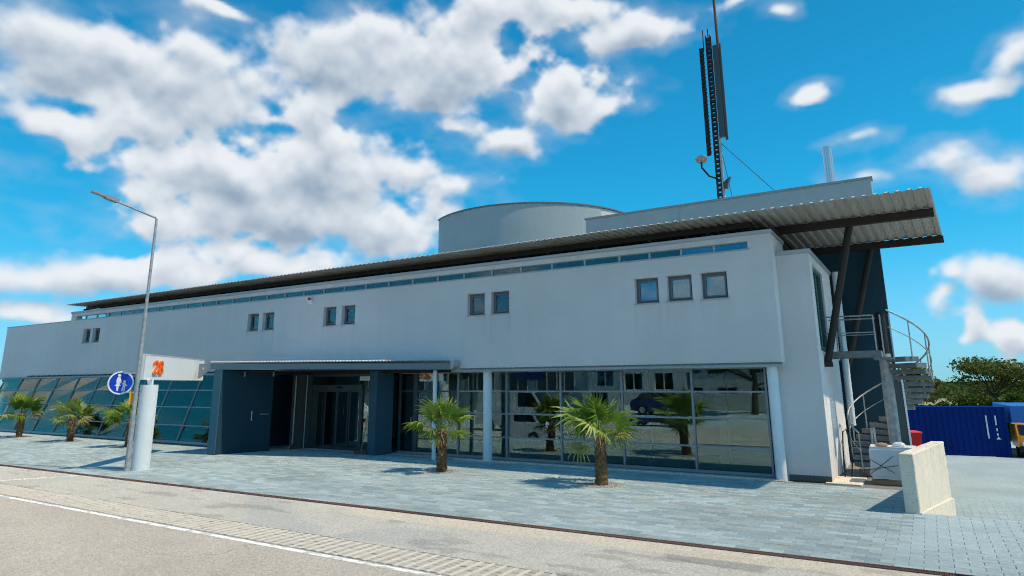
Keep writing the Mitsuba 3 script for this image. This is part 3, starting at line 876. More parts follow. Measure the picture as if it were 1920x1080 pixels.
# projecting corrugated roof
ZROOF = 7.26
per, dep = .25, .042
pro = [(0, 0), (.10, 0), (.125, 1), (.225, 1)]
cols = []
k = 0
x = -42.75
while x < .62:
    for o, h in pro:
        cols.append((x + o, h))
    x += per
cols = [c for c in cols if c[0] < .66]
xs_ = np.array([c[0] for c in cols])
hs = np.array([c[1] for c in cols]) * dep
s = (xs_ + 42.75) / 43.4
yf = 19.05 - .40 * s
xb = xs_ + .36 * np.clip((xs_ + 3.0) / 3.6, 0, 1)
top = np.stack([xs_, yf, ZROOF + hs], -1)
mid = np.stack([(xs_ + xb) / 2, (yf + 25.35) / 2, ZROOF + hs], -1)
bot = np.stack([xb, np.full_like(xs_, 25.35), ZROOF + hs], -1)
nv = len(xs_)
v = np.vstack([top, mid, bot])
v = np.vstack([v, v + [0, 0, .006]])
ff = []
for r_ in range(2):
    for k in range(nv - 1):
        a0 = r_ * nv + k
        b0 = a0 + nv
        ff += [[a0, b0, b0 + 1], [a0, b0 + 1, a0 + 1]]
        o = 3 * nv
        ff += [[a0 + o, b0 + 1 + o, b0 + o], [a0 + o, a0 + 1 + o, b0 + 1 + o]]
for k in range(nv - 1):
    o = 3 * nv
    ff += [[k, k + 1, k + 1 + o], [k, k + 1 + o, k + o]]
    e = 2 * nv
    ff += [[e + k, e + k + 1 + o, e + k + 1], [e + k, e + k + o, e + k + 1 + o]]
RF = put(B, 'roof', (v, np.array(ff)), 'm_roofsheet')
tabs = MB()
x = -42.75
while x < .4:
    s_ = (x + 42.75) / 43.4
    y = 19.05 - .40 * s_
    a0, a1 = x + .125, x + .225
    tabs.add([(a0, y, ZROOF + dep + .008), (a1, y, ZROOF + dep + .008), (a1 - .015, y - .055, ZROOF + dep - .03), (a0 + .015, y - .055, ZROOF + dep - .03)], [[0, 1, 2], [0, 2, 3]])
    x += per
put(RF, 'rib_ends', tabs, 'm_zinc')  # tabs added at the ribs, tilted to catch sun as bright dots
bm = MB()
bm.bar((-42.4, 21.55, 7.13), (.70, 20.95, 7.13), .16, .22)
put(RF, 'beam', bm, 'm_steel_dark')
put(RF, 'beam', MB().bar((-42.4, 25.2, 7.13), (1.0, 25.2, 7.13), .16, .22), 'm_steel_dark')
put(RF, 'edge_beam', MB().bar((-42.7, 20.2, 7.16), (-3.9, 19.9, 7.16), .12, .16), 'm_steel_dark')
pur = MB()
for k in range(22):
    x = -42.2 + k * 1.85
    pur.bar((x, 19.8, 7.0), (x, 25.1, 7.0), .08, .12)
put(RF, 'rafters', pur, 'm_steel_dark')
st = MB().tube([(-2.38, 21.0, 3.10), (-1.42, 21.2, 7.05)], .10, 14)
st.box(-2.46, -2.25, 20.86, 21.14, 3.02, 3.16)
put(RF, 'strut', st, 'm_steel_dark')
put(RF, 'strut', MB().tube([(-2.26, 25.1, 2.95), (-1.12, 25.3, 7.05)], .10, 14), 'm_steel_dark')
put(B, 'roof_plinth', MB().box(-42.5, -3.4, 21.2, 21.35, 6.31, 7.0), 'm_frame_dark')

# alarm siren on the wall
S = thing('alarm_siren', 'small red and white alarm siren on the grey wall under the strip windows', 'siren')
put(S, 'case', MB().box(-22.25, -22.03, YF - .12, YF - .002, 5.98, 6.14, .02), 'm_sign_white')
rb = trimesh.creation.icosphere(2, .07)
rb.apply_scale((1, .8, 1))
rb.apply_translation((-22.14, YF - .13, 6.18))
put(S, 'lamp', rb, 'm_red', smooth=True)

# stainless flue
F_ = thing('chimney', 'stainless steel flue pipe rising behind the rear parapet', 'chimney')
put(F_, 'pipe', trimesh.creation.cylinder(.17, 3.0, sections=28, transform=trans(-2.25, 27.0, 10.0)), 'm_stainless', smooth=40)
put(F_, 'cap', MB().tube([(-2.25, 27.0, 11.0), (-2.25, 27.0, 11.5), (-2.25, 27, 11.56)], [.15, .15, .06], 24), 'm_frame', smooth=40)

# antenna mast
MA = thing('antenna_mast', 'tall dark radio mast with panel antennas and whip on the roof', 'antenna')
mx, my = -6.45, 27.0
pm = MB()
lean_x = .012
for dx in (-.09, .09):
    pm.bar((mx + dx, my, 9.5), (mx + dx - .0, my, 17.6), .035, .035)
    pm.bar((mx + dx, my + .18, 9.5), (mx + dx, my + .18, 17.6), .035, .035)
for k in range(38):
    z = 9.6 + k * .21
    for yy_ in (0, .18):
        pm.box(mx - .09, mx + .09, my + yy_ - .012, my + yy_ + .012, z, z + .09)
put(MA, 'lattice', pm, 'm_steel_dark')
put(MA, 'pipe', MB().tube([(mx + .17, my + .02, 9.5), (mx + .17, my + .02, 13.0)], .06, 12), 'm_galv')
pa = MB()
pa.box(mx - .36, mx - .20, my - .10, my - .06, 12.0, 17.0)
for k in range(27):
    z = 12.1 + k * .18
    pa.box(mx - .34, mx - .17, my - .15, my - .10, z, z + .07)
pa.box(mx - .37, mx - .33, my - .14, my, 12.0, 17.0)
put(MA, 'panel_antenna', pa, 'm_steel_dark')
pb = MB().box(mx + .19, mx + .42, my - .08, my + .10, 12.75, 17.0).box(mx + .43, mx + .53, my - .02, my + .06, 12.6, 17.05)
put(MA, 'panel_antenna', pb, 'm_frame_dark')
for dx in (-.2, .02):
    put(MA, 'rod', MB().tube([(mx + dx, my, 16.9), (mx + dx, my, 17.9)], .022, 8), 'm_steel_dark')
put(MA, 'whip', MB().tube([(mx + .42, my, 16.8), (mx + .40, my, 19.0), (mx + .36, my, 22.4)], [.06, .055, .035], 10), 'm_rust')
dp = MB().tube([(mx - .05, my - .05, 10.95), (mx - .35, my - .1, 11.1), (mx - .62, my - .15, 11.5), (mx - .62, my - .15, 11.75)], .04, 8)
put(MA, 'dish_arm', dp, 'm_steel_dark')
dish = trimesh.creation.revolve(np.array([(0, 0), (.16, .03), (.25, .10), (.24, .12), (.15, .06), (0, .04)]), sections=28)
dish.apply_transform(trimesh.transformations.rotation_matrix(math.radians(150), (1, .2, 0)))
dish.apply_translation((mx - .62, my - .15, 11.95))
put(MA, 'dish', dish, 'm_galv', smooth=50)
put(MA, 'junction_box', MB().prism(Polygon([(mx + .2, 10.75), (mx + .5, 10.95), (mx + .36, 10.6), (mx + .36, 10.45), (mx + .2, 10.5)]), my - .1, my + .1), 'm_frame_dark')
put(MA, 'guy_wire', MB().tube([(mx + .2, my, 12.5), (-3.9, 27.2, 9.6)], .014, 6), 'm_steel_dark')
put(MA, 'guy_wire', MB().tube([(mx + .18, my, 12.4), (mx + .5, my + .3, 9.6)], .012, 6), 'm_steel_dark')

# ------------------------------------------------------------------ spiral staircase
SS = thing('spiral_staircase', 'galvanised steel spiral staircase with curved handrail beside the bay', 'staircase')
sc, r1, rise, nst = np.array([-1.0, 22.6]), 1.16, .1725, 20
put(SS, 'column', trimesh.creation.cylinder(.16, 3.4, sections=28, transform=trans(sc[0], sc[1], 1.7)), 'm_galv', smooth=40)
put(SS, 'column_head', MB().tube([(sc[0], sc[1], 3.4), (sc[0], sc[1], 4.58), (sc[0], sc[1], 4.64)], [.14, .14, .1], 20), 'm_black', smooth=40)
A0, dA = math.radians(222), math.radians(-15.2)
tread = MB()
h = math.radians(9)
for s_ in (-1, 1):
    a = np.array([math.cos(s_ * h), math.sin(s_ * h), 0])
    w0, w1 = .17, 1.13
    tread.bar(np.array([.14, s_ * .05, -.06]), np.array([1.12, s_ * .20, -.06]), .03, .13)
tread.bar((1.12, -.2, -.06), (1.12, .2, -.06), .02, .13)
for k in range(9):
    x = .23 + k * .105
    hw = .05 + (x - .14) * .15
    tread.bar((x, -hw, -.012), (x, hw, -.012), .07, .022)
for s_ in (-.5, .5):
    tread.bar((.2, s_ * .08, -.03), (1.1, s_ * .2, -.03), .012, .04)
tread = tread.mesh()
td = mikit.ply(tread, 'm_galv_dark')


def hel(a, z, r=r1):
    return np.array([sc[0] + r * math.cos(a), sc[1] + r * math.sin(a), z])


for k in range(nst - 1):
    a = A0 + dA * k
    put(SS, 'tread', instance(td, trans(sc[0], sc[1], (k + 1) * rise, a)), None)
rail, mid_ = [], []
for k in np.linspace(0, nst - .2, 90):
    a = A0 + dA * k
    rail.append(hel(a, (k + 1) * rise + 1.0))
    mid_.append(hel(a, (k + 1) * rise + .52))
put(SS, 'handrail', MB().tube(rail, .024, 10), 'm_galv', smooth=60)
put(SS, 'middle_rail', MB().tube(mid_, .014, 8), 'm_galv', smooth=60)
for k in np.arange(0, nst, 2.0):
    a = A0 + dA * k
    put(SS, 'baluster', MB().tube([hel(a, (k + 1) * rise - .06, r1 - .01), hel(a, (k + 1) * rise + 1.0)], .018, 8), 'm_galv')
lp = MB().box(-2.44, -1.02, 21.42, 21.46, 3.28, 3.46).box(-2.44, -1.02, 22.56, 22.60, 3.28, 3.46).box(-1.06, -1.02, 21.46, 22.56, 3.28, 3.46).box(-2.44, -2.40, 21.46, 22.56, 3.28, 3.46)
for k in range(22):
    lp.box(-2.38 + k * .06, -2.365 + k * .06, 21.46, 22.56, 3.40, 3.45)
for k in range(5):
    lp.box(-2.40, -1.06, 21.6 + k * .2, 21.612 + k * .2, 3.41, 3.44)
lp.box(-1.22, -.78, 21.35, 21.75, 3.20, 3.272)
put(SS, 'landing', lp, 'm_galv_dark')
for z in (4.46, 3.98):
    for y in (21.44, 22.58):
        put(SS, 'landing_rail', MB().tube([(-2.40, y, z), (-1.12, y, z)], .022 if z > 4 else .014, 8), 'm_galv')
for x in (-2.1, -1.12, -.95, -.72):
    y = 21.44
    put(SS, 'post', MB().bar((x, y, 3.2), (x, y, 4.46), .035, .035), 'm_galv')
put(SS, 'post', MB().bar((-2.1, 22.58, 3.4), (-2.1, 22.58, 4.46), .035, .035), 'm_galv')
put(SS, 'screen_panel', MB().box(-.83, -.62, 22.0, 22.03, .1, 2.6), 'm_frame_dark')
put(SS, 'screen_post', MB().bar((-.60, 21.98, .0), (-.62, 21.98, 2.65), .045, .045), 'm_sign_white')
for dx in (0, .12):
    put(SS, 'start_post', MB().bar((-1.55 + dx, 21.48, .0), (-1.50 + dx * .5, 21.48, 1.35), .05, .05), 'm_galv')
put(SS, 'hose', MB().tube([(-2.25, 21.0, .05), (-2.22, 20.95, .8), (-2.18, 20.95, 1.25), (-2.1, 20.98, 1.32), (-2.05, 21.0, 1.1), (-2.02, 21.0, .5), (-2.1, 21.1, .05)], .018, 8), 'm_black')

# ------------------------------------------------------------------ forecourt objects
CB = thing('concrete_block', 'large pale concrete wall block with sloping foot at the head of the yard ramp', 'concrete block')
d_ = np.array([.158, .987])
nr = np.array([.987, -.158])
b0 = np.array([-.71, 16.27])
ln, th = 3.75, .27


def blk(u, w, z):
    p = b0 + d_ * u + nr * w
    return (p[0], p[1], z)


pts = []
ch = .015
for u, du in ((0, ch), (ln, -ch)):
    for w, dw in ((0, ch), (th, -ch)):
        for z, dz in ((.0 if u == 0 else -.14, 0), (1.155, -ch)):
            if dz:
                pts += [blk(u + du, w + dw, z), blk(u, w + dw, z + dz), blk(u + du, w, z + dz)]
            else:
                pts += [blk(u + du, w, z), blk(u, w + dw, z)]
cbm = trimesh.Trimesh(pts).convex_hull
cbm = cbm.subdivide_to_size(.12)
nz = (meshkit.noise(cbm.vertices * 9.0) - .5) * .012
cbm.vertices = cbm.vertices + cbm.vertex_normals * nz[:, None] * (np.abs(cbm.vertices[:, 2:] - .5) < .66)
put(CB, 'wall', cbm, 'm_concrete', smooth=25)
ft = trimesh.Trimesh([blk(-.01, th + .03, -.08), blk(-.01, .05, -.08), blk(-.01, .05, .03), blk(-.01, th + .03, .03), blk(ln, th + .045, -1.0), blk(ln, .05, -1.0), blk(ln, .05, -.13), blk(ln, th + .045, -.15)]).convex_hull
put(CB, 'foot', ft, 'm_concrete')

PT = thing('pallet', 'wooden pallet on the paving under a white wrapped pack behind the concrete block', 'pallet')
for k in range(3):
    put(PT, 'runner', MB().box(-1.55, -.45, 20.32 + k * .34, 20.42 + k * .34, 0.0, .10), 'm_wood')
for k in range(6):
    put(PT, 'board', MB().box(-1.55 + k * .19, -1.40 + k * .19, 20.30, 21.12, .102, .125), 'm_wood')
WP = thing('wrapped_pack', 'white wrapped pack of stone standing on a pallet behind the concrete block', 'pack')
wp = trimesh.creation.box((1.1, .82, .80)).subdivide_to_size(.07)
v = np.array(wp.vertices)
v += np.sign(v) * 0
nn = meshkit.fbm(v * 4.0, 3) - .5
v[:, :2] *= (1 - .05 * (np.abs(v[:, 2:]) > .34))
v += (v / np.linalg.norm(v, axis=1, keepdims=True)) * nn[:, None] * .07
v += [-1.0, 20.71, .535]
put(WP, 'cover', trimesh.Trimesh(v, wp.faces), 'm_wrap', smooth=35)
rp = MB()
for a, b in (((-1.56, 20.27, .25), (-1.0, 20.265, .72)), ((-1.56, 20.27, .62), (-1.0, 20.265, .30)), ((-1.56, 20.27, .36), (-.9, 20.27, .50))):
    rp.tube([a, b], .008, 6)
put(WP, 'strap', rp, 'm_frame_dark')
put(WP, 'loose_stone', MB().tm(trimesh.creation.icosphere(1, .14).apply_translation((-.9, 20.6, .99)) if False else trimesh.Trimesh(trimesh.creation.icosphere(1, .13).vertices * [1.2, 1, .6] + [-.85, 20.6, .98], trimesh.creation.icosphere(1, .13).faces)), 'm_wrap')
put(WP, 'loose_stone', MB().tm(trimesh.Trimesh(trimesh.creation.icosphere(1, .12).vertices * [1.3, 1, .5] + [-1.25, 20.55, .97], trimesh.creation.icosphere(1, .12).faces)), 'm_wood')

# pillar and number beam
PI = thing('sign_pillar', 'round white pillar carrying the number beam beside the lamp post', 'pillar')
put(PI, 'shaft', trimesh.creation.cylinder(.265, 2.62, sections=48, transform=trans(-21.58, 12.42, 1.31)), 'm_white', smooth=40)
put(PI, 'bracket', MB().bar((-21.75, 12.55, 2.60), (-21.62, 12.4, 2.80), .12, .05).box(-21.66, -21.46, 12.42, 12.47, 2.62, 2.80), 'm_white')
NB = thing('number_beam', 'white boxed beam with orange house number 28 joining pillar and canopy', 'sign')
e0, e1 = np.array([-21.72, 12.25]), np.array([-25.35, 16.78])
bd = (e1 - e0) / np.linalg.norm(e1 - e0)
bn = np.array([bd[1], -bd[0]])
if bn @ (np.array([0, 0]) - e0) < 0: bn = -bn
BL = np.linalg.norm(e1 - e0)
mbm = trimesh.Trimesh([(x, y, z) for x in (0, BL) for y in (-.15, 0) for z in (2.78, 3.62)]).convex_hull
M = np.eye(4)
M[:3, 0] = [bd[0], bd[1], 0]
M[:3, 1] = [bn[0], bn[1], 0]
M[:3, 3] = [e0[0], e0[1], 0]
ed = MB()
for z in (2.78, 3.595):
    ed.box(0, BL, .001, .014, z, z + .025)
for x in (0, BL - .025):
    ed.box(x, x + .025, .001, .014, 2.806, 3.594)
put(NB, 'box', mbm.apply_transform(M), 'm_white')
put(NB, 'trim', ed.place(M), 'm_zinc')
for k, ch_ in enumerate('28'):
    tm = meshkit.text_mesh(ch_, .43, .04, bold=True)
    v = np.array(tm.vertices)
    v = np.c_[.60 + k * .44 + v[:, 0] * 1.28, .015 + v[:, 2], 2.98 + v[:, 1]]
    # reading direction runs from pillar to canopy as seen from the street
    tm = trimesh.Trimesh(v, tm.faces[:, ::-1])
    put(NB, 'digit', tm.apply_transform(M), 'm_orange')

# street lamp
SL = thing('street_lamp', 'tall galvanised street lamp with angled arm on the forecourt edge', 'street lamp')
lx0, ly0 = -21.62, 12.03
put(SL, 'pole', MB().tube([(lx0, ly0, 0), (lx0, ly0, 1.55), (lx0, ly0, 1.6), (lx0, ly0, 4.85), (lx0, ly0, 4.95), (lx0, ly0, 8.1)], [.078, .078, .066, .064, .050, .040], 20), 'm_galv', smooth=40)
put(SL, 'arm', MB().tube([(lx0, ly0, 8.0), (lx0, ly0, 8.12), (lx0, ly0 - .05, 8.15), (lx0, ly0 - 1.5, 8.44)], .032, 12), 'm_galv', smooth=60)
hm = MB()
hd_ = np.array([0, -.985, .17])
hm.obox(np.array([lx0, ly0 - 1.42, 8.44]) + hd_ * .10, hd_ * .2, (.10, 0, 0), (0, .03, .055))
hm.obox(np.array([lx0, ly0 - 1.42, 8.44]) + hd_ * .42, hd_ * .3, (.085, 0, 0), (0, .012, .028))
put(SL, 'lantern', hm, 'm_frame')
put(SL, 'service_door', MB().box(lx0 + .02, lx0 + .10, ly0 - .085, ly0 - .06, .6, 1.1, .004), 'm_galv')
put(SL, 'collar', trimesh.creation.cylinder(.12, .05, sections=24, transform=trans(lx0, ly0, .02)), 'm_galv', smooth=40)

# footpath sign on the lamp post
TS = thing('traffic_sign', 'round blue footpath sign with adult and child on the lamp post', 'sign')
sgn_dir = np.array([.86, -.51, 0])                # faces the street
sx = np.array([.51, .86, 0])                      # to the viewer's right
sC = np.array([-22.25, 11.85, 2.69])
M = np.eye(4)
sgn_dir /= np.linalg.norm(sgn_dir)
sx /= np.linalg.norm(sx)
M[:3, 0], M[:3, 1], M[:3, 2], M[:3, 3] = sx, [0, 0, 1], sgn_dir, sC


def decal(poly, z0, z1):
    return MB().prism(poly, z0, z1, 'xy').place(M)


put(TS, 'plate', decal(Point(0, 0).buffer(.37, 32), -.01, .0), 'm_galv')
put(TS, 'rim', decal(Point(0, 0).buffer(.37, 32).difference(Point(0, 0).buffer(.325, 32)), .001, .006), 'm_sign_white')
put(TS, 'face', decal(Point(0, 0).buffer(.324, 32), .001, .004), 'm_blue_sign')
adult = Point(-.06, .235).buffer(.045).union(Polygon([(-.10, .18), (-.03, .18), (.0, .10), (.02, -.01), (-.005, -.015), (-.03, .06), (-.02, -.06), (.02, -.10), (-.17, -.10), (-.115, -.04), (-.13, .08)]).buffer(0))
adult = adult.union(Polygon([(-.115, -.10), (-.04, -.10), (-.055, -.255), (-.10, -.255)]))
child = Point(.10, .04).buffer(.038).union(Polygon([(.07, 0), (.13, 0), (.19, -.10), (.16, -.115), (.135, -.07), (.14, -.14), (.06, -.14), (.07, -.06), (.02, -.03), (.01, -.055)]).buffer(0))
child = child.union(Polygon([(.055, -.14), (.085, -.14), (.07, -.255), (.03, -.255)])).union(Polygon([(.095, -.14), (.14, -.14), (.135, -.255), (.10, -.255)]))
put(TS, 'symbol', decal(adult.union(child), .0045, .007), 'm_sign_white')
for z in (.30, -.30):
    a = sC + sx * .05 - sgn_dir * .02 + np.array([0, 0, z])
    put(TS, 'bracket', MB().bar(a, (lx0, ly0 - .02, a[2]), .035, .035), 'm_sign_white')
YP = thing('yellow_plate', 'small yellow plate fixed to the lamp post below the round sign', 'plate')
put(YP, 'plate', MB().obox((-21.72, 12.0, 2.22), sx * .10, np.array([0, 0, .2]), sgn_dir * .008), 'm_yellow')

# broom leaning at the pilaster
BR = thing('broom', 'wooden broom with red head leaning against the entrance pilaster', 'broom')
put(BR, 'handle', MB().tube([(-18.72, 19.25, .08), (-18.40, 19.22, 1.42)], .017, 8), 'm_wood')
put(BR, 'head', MB().box(-19.02, -18.42, 19.2, 19.3, .06, .12, .01), 'm_rust')
put(BR, 'bristles', MB().prism(Polygon([(-19.0, .06), (-18.44, .06), (-18.40, .0), (-19.04, .0)]), 19.19, 19.31), 'm_rust')

# ------------------------------------------------------------------ palms


def fan_leaf(seed, nseg=20, rad=.60, pet=.52, droop=.25):
    r = np.random.default_rng(seed)
    m = MB()
    # petiole along +x, arching
    pp = [(0, 0, 0), (pet * .5, 0, .03), (pet, 0, .0)]
    m.tube(pp, [.016, .011, .008], 5)
    hub = np.array([pet, 0, 0.0])
    for k in range(nseg):
        a = math.radians(-138 + 276 * (k + .5) / nseg + r.normal(0, 2))
        ln = rad * (1 - .30 * (abs(a) / 2.4) ** 2) * r.uniform(.78, 1.08)
        dv = np.array([math.cos(a), math.sin(a), 0])
        sv = np.array([-math.sin(a), math.cos(a), 0])
        w = rad * .058
        fold = .017
        rise = .07 * rad
        dz = -droop * r.uniform(.3, 2.2)

        def at(t, side, up):
            z = rise * math.sin(min(t, .6) * 2.6) + dz * max(0, t - .45) ** 1.5 * rad * 1.6 + up
            return hub + dv * ln * t + sv * side + np.array([0, 0, z])
        wv = [at(0, 0, 0), at(.45, -w, -fold), at(.45, 0, fold * .6), at(.45, w, -fold), at(.78, -w * .55, -fold * .6), at(.78, 0, fold * .4), at(.78, w * .55, -fold * .6), at(1, 0, -.004)]
        m.add(wv, [[0, 1, 2], [0, 2, 3], [1, 4, 5], [1, 5, 2], [2, 5, 6], [2, 6, 3], [4, 7, 5], [5, 7, 6]])
    return m.mesh()


LEAVES = [[mikit.ply(fan_leaf(10 * v_ + 3, 20, .60 + .03 * (v_ % 3), .50 + .06 * v_, .05 + .16 * v_), f'm_palm{mm}') for v_ in range(4)] for mm in range(4)]


def palm_trunk(seed, h):
    r = np.random.default_rng(seed)
    n, k = 40, 26
    zz = np.linspace(0, h, n)
    prof = .125 + .03 * np.exp(-zz * 6) + .022 * np.sin(zz * 3 + seed) + .015 * (zz / h)
    ang = np.linspace(0, 2 * np.pi, k, endpoint=False)
    z, a = np.meshgrid(zz, ang, indexing='ij')
    rr = prof[:, None] + .016 * np.sin(z * 46 + 2.5 * np.sin(a * 3)) + r.normal(0, .009, z.shape)
    v = np.stack([rr * np.cos(a), rr * np.sin(a), z], -1).reshape(-1, 3)
    i, j = np.meshgrid(np.arange(n - 1), np.arange(k), indexing='ij')
    q = np.stack([i * k + j, i * k + (j + 1) % k, (i + 1) * k + (j + 1) % k, (i + 1) * k + j], -1).reshape(-1, 4)
    m = MB().add(v, np.vstack([q[:, [0, 1, 2]], q[:, [0, 2, 3]]]))
    for _ in range(150):                       # old leaf bases and loose fibre
        z, a = r.uniform(.05, h), r.uniform(0, 2 * math.pi)
        p = np.array([.13 * math.cos(a), .13 * math.sin(a), z])
        o = np.array([math.cos(a), math.sin(a), 0])
        s = np.array([-math.sin(a), math.cos(a), 0])
        tip = p + o * r.uniform(.03, .08) + np.array([0, 0, r.uniform(.02, .12)])
        m.add([p - s * .03, p + s * .03, tip, p + np.array([0, 0, -.02])], [[0, 1, 2], [0, 2, 3], [1, 3, 2]])
    return m.mesh()


def palm_fibre(seed, h):
    r = np.random.default_rng(seed + 50)
    m = MB()
    for _ in range(110):
        z, a = h - r.uniform(-.12, .42), r.uniform(0, 2 * math.pi)
        o = np.array([math.cos(a), math.sin(a), 0])
        s = np.array([-math.sin(a), math.cos(a), 0])
        p = o * .13 + np.array([0, 0, z])
        e = p + o * r.uniform(.04, .12) + np.array([0, 0, r.uniform(-.22, .10)])
        w = r.uniform(.008, .02)
        m.add([p - s * w, p + s * w, e], [[0, 1, 2]])
    for a in np.linspace(0, 2 * np.pi, 14, endpoint=False):
        m.bar((.10 * math.cos(a), .10 * math.sin(a), h - .2), (.07 * math.cos(a), .07 * math.sin(a), h + .12), .06, .02)
    return m.mesh()


def rot(az, el, roll=0.0):
    ca_, sa, ce, se = math.cos(az), math.sin(az), math.cos(el), math.sin(el)
    X = np.array([ca_ * ce, sa * ce, se])
    Yv = np.array([-sa, ca_, 0])
    Zv = np.cross(X, Yv)
    cr, sr = math.cos(roll), math.sin(roll)
    return np.c_[X, Yv * cr + Zv * sr, Zv * cr - Yv * sr]


NEAR = ['rightmost fan palm', 'palm beside the slim canopy post', 'palm behind the street lamp', 'middle palm of the left three', 'leftmost fan palm']
PALMS = [(-7.60, 16.72, 1.20, 1, 19, 1.06, 'rightmost fan palm in front of the glazing with wide side fronds'),
         (-12.93, 16.78, 1.18, 2, 19, .95, 'fan palm standing beside the slim canopy post'),
         (-29.95, 16.60, 1.12, 3, 19, 1.02, 'fan palm half hidden behind the street lamp and round sign'),
         (-35.30, 16.73, 1.05, 4, 19, 1.0, 'middle fan palm of the three in front of the sloped glazing'),
         (-40.65, 16.78, 1.12, 5, 19, 1.05, 'leftmost fan palm at the edge of the picture')]
for pi_, (x, y, h, sd, nl, sc_, lab) in enumerate(PALMS):
    r = np.random.default_rng(sd * 17)
    pk = thing('palm_tree', lab, 'palm tree', group='fan palms along the forecourt')
    put(pk, 'trunk', palm_trunk(sd, h), 'm_trunk', smooth=60, to_world=T(trans(x, y, 0).tolist()))
    put(pk, 'fibre', palm_fibre(sd, h), 'm_fibre', to_world=T(trans(x, y, 0).tolist()))
    for k in range(nl):
        t = k / (nl - 1)
        az = k * 2.39996 + r.normal(0, .35) + sd
        el = math.radians(84 - 96 * t ** 1.25 + r.normal(0, 9))
        s = sc_ * (.72 + .30 * min(1, t * 2)) * (1 - .28 * max(0, t - .7) / .3) * r.uniform(.82, 1.10)
        M = np.eye(4)
        M[:3, :3] = rot(az, el, r.normal(0, .5)) * s
        M[:3, 3] = [x + .06 * math.cos(az), y + .06 * math.sin(az), h + .14 - .16 * t]
        mm = 3 if (t > .93) else int(r.choice([0, 1, 2], p=[.45, .35, .2]))
        vv = min(3, int(t * 3.2) + int(r.integers(0, 2)))
        put(pk, 'leaf', instance(LEAVES[mm][vv], M), None)
    gr = MB()
    for _ in range(420):
        a, d2 = r.uniform(0, 2 * math.pi), .14 + .42 * math.sqrt(r.uniform(0, 1))
        s = r.uniform(.012, .03)
        c = np.array([x + d2 * math.cos(a), y + d2 * math.sin(a), .002])
        u = r.uniform(0, 3.14)
        ax_ = np.array([math.cos(u), math.sin(u), 0]) * s
        ay_ = np.array([-math.sin(u), math.cos(u), 0]) * s
        gr.add([c - ax_, c - ay_, c + ax_, c + ay_, c + np.array([0, 0, s * 1.0])], [[0, 1, 4], [1, 2, 4], [2, 3, 4], [3, 0, 4]])
    gk = solo('gravel', gr, 'm_gravel', f'loose grey gravel scattered on the paving round the {NEAR[pi_]}', 'gravel', kind='stuff')

# ------------------------------------------------------------------ trees


def leaf_cloud(centres, n, size, seed, spread=1.0):
    """n small leaf clumps in ellipsoidal puffs (x, y, z, rx, ry, rz)"""
    r = np.random.default_rng(seed)
    c = np.asarray(centres, float)
    wgt = (c[:, 3] * c[:, 4] * c[:, 5]) ** .67
    k = r.choice(len(c), n, p=wgt / wgt.sum())
    d = r.normal(size=(n, 3))
    d /= np.linalg.norm(d, axis=1, keepdims=True)
    rad = r.uniform(.25, 1.0, n) ** .5 * (1 + .18 * r.normal(size=n))
    p = c[k, :3] + d * c[k, 3:] * rad[:, None]
    nrm = d + .9 * r.normal(size=(n, 3)) + [0, 0, .4]
    nrm /= np.linalg.norm(nrm, axis=1, keepdims=True)
    a = np.cross(nrm, r.normal(size=(n, 3)))
    a /= np.linalg.norm(a, axis=1, keepdims=True)
    b = np.cross(nrm, a)
    s = size * r.uniform(.5, 1.2, n)[:, None]
    v = np.stack([p - a * s, p + b * s * .5, p + a * s, p - b * s * .5 + nrm * s * .2], 1).reshape(-1, 3)
    f = np.array([[0, 1, 2], [0, 2, 3]])
    return v, (f[None] + 4 * np.arange(n)[:, None, None]).reshape(-1, 3)


def tree(name, label, cat, x, y, z, h, w, seed, m, n=9000, size=.16, layers=True, group=None, trunk=.35):
    r = np.random.default_rng(seed)
    k = thing(name, label, cat, group)
    cs_, wood = [], MB()
    th_ = h * trunk
    top = np.array([x, y, z + h * .86])
    base = np.array([x, y, z])
    wood.tube([base, base + [w * .02, 0, th_ * .6], [x + w * .03, y, z + th_], top], [h * .03, h * .024, h * .02, h * .005], 8)
    for q in range(20 if layers else 13):
        t = r.uniform(0, 1)
        a = q * 2.4 + r.normal(0, .3)
        zz = z + th_ + (h - th_) * (.12 + .78 * t)
        rr = w * .5 * (1 - .72 * t ** 1.6) * r.uniform(.45, 1.0)
        c = np.array([x + rr * math.cos(a), y + rr * math.sin(a), zz])
        s = w * r.uniform(.11, .20)
        cs_.append((*c, s * 1.25, s * 1.25, s * (.50 if layers else .9)))
        st_ = np.array([x, y, z + th_ * .8 + (zz - z - th_) * .45])
        wood.tube([st_, (st_ + c) / 2 + [0, 0, -.02 * h], c], [h * .012, h * .008, h * .003], 5)
    put(k, 'trunk', wood, 'm_bark')
    put(k, 'crown', leaf_cloud(cs_, n, size, seed), m)
    return k


